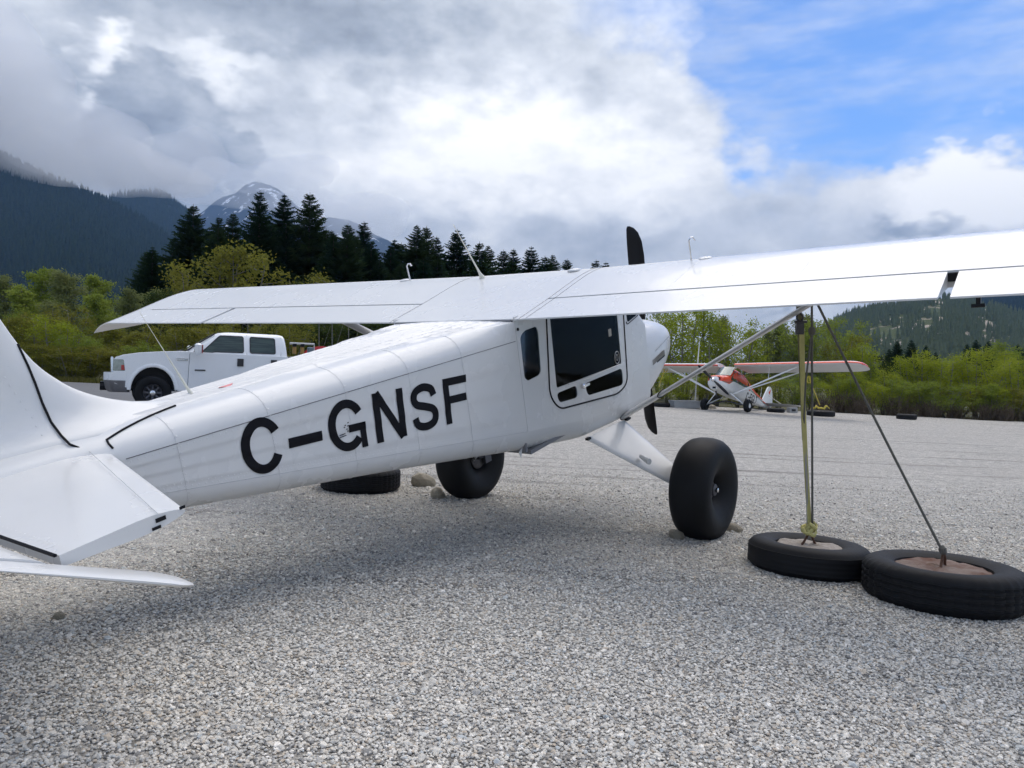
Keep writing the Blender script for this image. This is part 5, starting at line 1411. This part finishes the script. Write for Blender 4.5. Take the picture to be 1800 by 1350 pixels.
anchor_tyre((*Cq, gz(*Cq)), .43, .26, .24, CONC, 'tyre anchor lying behind the fuselage near the far main wheel', (0, 0), True, None)
def wing_pt(u, v, z=0.0):
    o = _MB.T @ (np.array([0, 0, CAM_H]) - _TB); d = _MB.T @ (QW @ np.array([(u - 900) / FPX, 1.0, (675 - v) / FPX]))
    return Vector(body2world(o + d * ((z - o[2]) / d[2])))
def sag(a, b, n=14, s=.0, off=(0, 0, 0)):
    return [a.lerp(b, t) + Vector((0, 0, -s * 4 * t * (1 - t))) + Vector(off) * (4 * t * (1 - t)) for t in np.linspace(0, 1, n)]
def strip(mb, pts, w, th, twist=0.0, face=Vector((.3, -1, 0))):
    face = face.normalized(); rings = []
    for i, p in enumerate(pts):
        t = (pts[min(i + 1, len(pts) - 1)] - pts[max(i - 1, 0)]).normalized(); a = twist * i / len(pts)
        s_ = t.cross(face).normalized(); n_ = s_.cross(t); s2 = s_ * cos(a) + n_ * sin(a); n2 = n_ * cos(a) - s_ * sin(a)
        rings.append([p + s2 * w / 2 + n2 * th, p - s2 * w / 2 + n2 * th, p - s2 * w / 2 - n2 * th, p + s2 * w / 2 - n2 * th])
    mb.loft(rings)
hookA = Vector((A[0], A[1], gnd(*A) + .30)); hookB = Vector((Bq[0] + .0, Bq[1] + .0, gnd(*Bq) + .305))
ring_ = wing_pt(1403, 508, -.02)
d0 = hookA - ring_
st = empty('ratchet_strap', ring_, 'olive and yellow ratchet strap tied from the wing down to the nearer tyre anchor', 'strap')
def rel(pts): return [p - ring_ for p in pts]
split = ring_ + d0 * .50
mb = MB(); strip(mb, rel(sag(ring_, ring_ + d0 * .62 + Vector((-.0, 0, 0)), 10)), .045, .002, .15); mb.build('upper_webbing', OSTRAP, st)
mb = MB(); strip(mb, rel(sag(ring_ + d0 * .16 + Vector((.012, -.006, 0)), hookA + Vector((.012, 0, 0)), 16, 0, (-.012, 0, 0))), .042, .002, .25); mb.build('lower_webbing', YSTRAP, st)
mb = MB(); strip(mb, rel([ring_ + d0 * .62, ring_ + d0 * .8 + Vector((.0, -.01, 0)), hookA + Vector((-.012, -.01, 0))]), .02, .002, .9); mb.build('strap_tail', STRAPGREY, st)
rp = d0 * .155
MB().box(tuple(rp), (.052, .03, .10)).tube([tuple(rp + Vector((-.042, -.015, .04))), tuple(rp + Vector((.042, -.015, .04)))], .010, 8).build('ratchet', STEELD, st)
MB().tube([tuple(d0 * t + Vector((dx, -.01, 0))) for t, dx in ((.095, 0), (.105, .02), (.12, .022), (.132, 0), (.12, -.022), (.105, -.02), (.095, 0))], .008, 6).build('shackle', STEELD, st)
mb = MB()
for k in range(5):
    a = k * 1.3; c = hookA - ring_ + Vector((.02 * cos(a), -.015 + .015 * sin(a), .02 - .012 * k))
    mb.tube([tuple(c + Vector((.035 * cos(t + a), .03 * sin(t + a), .02 * sin(2 * t + a)))) for t in np.linspace(0, 2 * pi, 9)], .014, 6, flat=.6)
mb.build('knot', YSTRAP, st)
p1 = wing_pt(1427, 507, -.02)
r1 = empty('tie_down_rope', p1, 'grey rope hanging straight from the wing to the nearer tyre anchor', 'rope')
end = hookA + Vector((.03, .0, .0))
MB().tube([tuple(p - p1) for p in sag(p1, end, 10)], .0085, 6).build('rope', ROPE, r1)
kn = p1 + (end - p1) * .17
MB().lathe([(-.035, .005), (-.025, .02), (0, .026), (.025, .02), (.035, .005)], 10, (0, 0, 1), tuple(kn - p1)).build('knot', ROPE, r1)
MB().tube([tuple(kn - p1), tuple(kn - p1 + Vector((-.035, 0, -.35))), tuple(ring_ + d0 * .55 - p1)], .007, 6).build('loose_end', ROPE, r1)
p2 = wing_pt(1424, 508, -.02)
r2 = empty('tie_down_rope', p2, 'grey rope running slantwise from the wing to the larger tyre anchor', 'rope')
MB().tube([tuple(p - p2) for p in sag(p2, hookB, 10, .01)], .0085, 6).build('rope', ROPE, r2)
MB().lathe([(-.03, .008), (-.02, .022), (.01, .024), (.03, .01)], 10, (-.2, .1, 1), tuple(hookB - p2 + Vector((-.005, 0, .02)))).build('knot', ROPE, r2)
def rock(loc, s, seed, label, sq=.85):
    o = stone_mesh('rock', seed, ROCK, 2, sq, .42); COL.objects.link(o); o.location = (loc[0], loc[1], gnd(*loc) + s * .45 * sq); o.scale = (s, s * .85, s); o.rotation_euler = (0, 0, seed)
    tag(o, label, 'rock', 'loose rocks used as chocks')
rock((1.43, 6.50), .082, 11, 'tan rock chocking the near main wheel at its rear side')
rock((2.06, 6.93), .07, 12, 'tan rock half hidden behind the near main wheel')
rock((-.97, 8.72), .10, 13, 'angular rock lying behind the far main wheel, the farther of two')
rock((-.74, 8.0), .105, 14, 'rounded dark-sided rock in front of the far main wheel')
rock((-2.24, 3.80), .033, 15, 'small pale stone on the gravel below the elevator')
rock((-2.9, 4.3), .022, 16, 'tiny pale stone on the gravel at the left edge')
# things standing at the far edge
def conc_box(x, y, size, label, rz=0, hollow=False):
    o = empty('concrete_block', (x, y, gnd(x, y)), label, 'block', rz=rz)
    sx, sy, sz = size
    MB().box((0, 0, sz / 2), (sx, sy, sz)).build('block', BLOCK, o, smooth=False)
    if hollow:
        MB().box((0, -sy / 2, sz * .5), (sx * .5, .01, sz * .4)).build('hollow', DARKP, o, smooth=False)
    else:
        MB().box((0, 0, sz + .02), (sx * 1.05, sy * 1.05, .05)).build('lid', BLOCK, o, smooth=False)
    return o
conc_box(7.62, 33.6, (1.15, .9, .27), 'low grey concrete box beside the second plane', .05)
conc_box(12.3, 33.4, (.36, .3, .24), 'small hollow concrete block behind the second plane', .1, True)
def far_tyre(x, y, R, W, label): return anchor_tyre((x, y, gz(x, y)), R, W, R * .58, CONC, label, grooves=False, group='tyres at the far gravel edge')
far_tyre(6.55, 33.4, .40, .2, 'black tyre lying left of the low concrete box')
far_tyre(11.55, 33.3, .38, .2, 'black tyre lying behind the second plane tail wheel')
far_tyre(12.95, 31.9, .56, .24, 'black tyre anchor under the second plane right-hand wing with yellow rope on it')
far_tyre(16.75, 32.3, .40, .24, 'lone black tyre on the gravel right of the second plane')
def far_pt(u, v, Y): return Vector(at_depth(u, v, Y))
for pts, lb in (([(1170, 645, 34.5), (1158, 680, 34.6)], 'yellow rope hanging from the far wing of the second plane'), ([(1422, 663, 30.4), (1425, 672, 30.4), (1441, 712, 31.6)], 'yellow rope from the wing strut of the second plane')):
    P = [far_pt(*q) for q in pts]; o = empty('yellow_rope', P[0], lb, 'rope')
    MB().tube([tuple(p - P[0]) for p in P], .022, 5).build('rope', YROPE, o)
    MB().tube([tuple(Vector((.08 * cos(t), 0, .14 * sin(t) - .1))) for t in np.linspace(0, 6.28, 9)], .025, 5).build('knot', YROPE, o)
o = empty('yellow_cloth', (12.85, 31.75, gnd(12.85, 31.75) + .24), 'crumpled yellow strap heaped on the far tyre anchor', 'strap')
r_ = random.Random(4)
MB().tube([(-.4 + .09 * k, r_.uniform(-.1, .1), .05 + r_.uniform(0, .16)) for k in range(10)], .045, 6, flat=.5).build('webbing', YROPE, o)
WPOLE = mat('white_pole', (.62, .61, .57), .7, var=.2)
for i, (u, v0, Y, lb) in enumerate(((1228, 600, 34.2, 'slim white pole standing left of the second plane'),)):
    a = far_pt(u, v0, Y); g = gnd(a.x, Y); o = empty('marker_pole', (a.x - .1, Y, g), lb, 'pole')
    MB().tube([(0, 0, 0), (.05, 0, (a.z - g) * .5), (.14, 0, a.z - g)], [.03, .028, .02], 7).build('pole', WPOLE, o)
    MB().lathe([(0, .16), (.1, .17), (.2, .08), (.22, .01)], 14, (0, 0, 1)).build('foot', WPOLE, o)
rock((8.95, 34.0), .17, 21, 'pale rock at the foot of the marker pole', .8)
# ------------------------------------------------------------------ air and low cloud
def volume_mat(name, col, dens, aniso=0.0):
    m = bpy.data.materials.new(name); m.use_nodes = True; N = NT(m.node_tree)
    o = N.n('ShaderNodeOutputMaterial'); v = N.n('ShaderNodeVolumePrincipled')
    v.inputs['Color'].default_value = (*col, 1); v.inputs['Density'].default_value = dens; v.inputs['Anisotropy'].default_value = aniso
    N.l(v.outputs[0], o.inputs['Volume'])
    return m
HAZE = volume_mat('pale_blue_air', (.34, .58, 1.0), HAZE_DENSITY)
mb = MB().box((0, 3000, 700), (11000, 7600, 1450))
mb.build('haze', HAZE, smooth=False, kind='stuff', label='thin blue haze between the valley and the mountains', cat='haze')
CLOUDV = volume_mat('cloud_droplets', (.99, .99, .99), .012, .2)
def cloud_bank(name, lumps, label, seed, dens):
    r = random.Random(seed); bm = bmesh.new()
    for u, v, D, ru, rv in lumps:
        c = at_depth(u, v, D); sx = ru * D / FPX; sz = rv * D / FPX
        n0 = len(bm.verts)
        ret = bmesh.ops.create_icosphere(bm, subdivisions=3, radius=1)
        ks = [Vector((r.gauss(0, 1), r.gauss(0, 1), r.gauss(0, 1))).normalized() for _ in range(26)]
        for w in ret['verts']:
            d = w.co.normalized(); q = 1 + sum(.24 * max(0, d.dot(k) - .72) / .28 for k in ks)
            w.co = Vector((c[0] + d.x * sx * q, c[1] + d.y * sx * .8 * q, c[2] + d.z * sz * q))
    me = bpy.data.meshes.new(name); bm.to_mesh(me); bm.free()
    me.materials.append(volume_mat(name + '_droplets', (.995, .995, 1), dens, .1))
    o = bpy.data.objects.new(name, me); COL.objects.link(o)
    md = o.modifiers.new('remesh', 'REMESH'); md.mode = 'VOXEL'; md.voxel_size = 14
    tag(o, label, 'cloud', kind='stuff')
cloud_bank('slope_cloud', [(-120, 130, 1750, 150, 80), (40, 215, 1750, 110, 50), (130, 262, 1800, 90, 40), (220, 300, 1850, 80, 34), (285, 318, 1900, 55, 22), (330, 275, 2000, 45, 36)], 'grey cloud hanging over the top of the left mountain slope', 5, .005)
cloud_bank('peak_cloud', [(385, 308, 3900, 42, 16), (352, 345, 3900, 34, 12), (420, 352, 3900, 34, 11), (505, 350, 3900, 30, 14), (560, 362, 3900, 50, 22), (640, 380, 3900, 60, 24), (520, 300, 3900, 50, 16), (450, 312, 3900, 52, 13), (505, 325, 3900, 36, 14), (415, 318, 3900, 30, 9), (480, 330, 3900, 30, 7)], 'white cloud wrapped around the snowy mountain peak', 6, .0024)
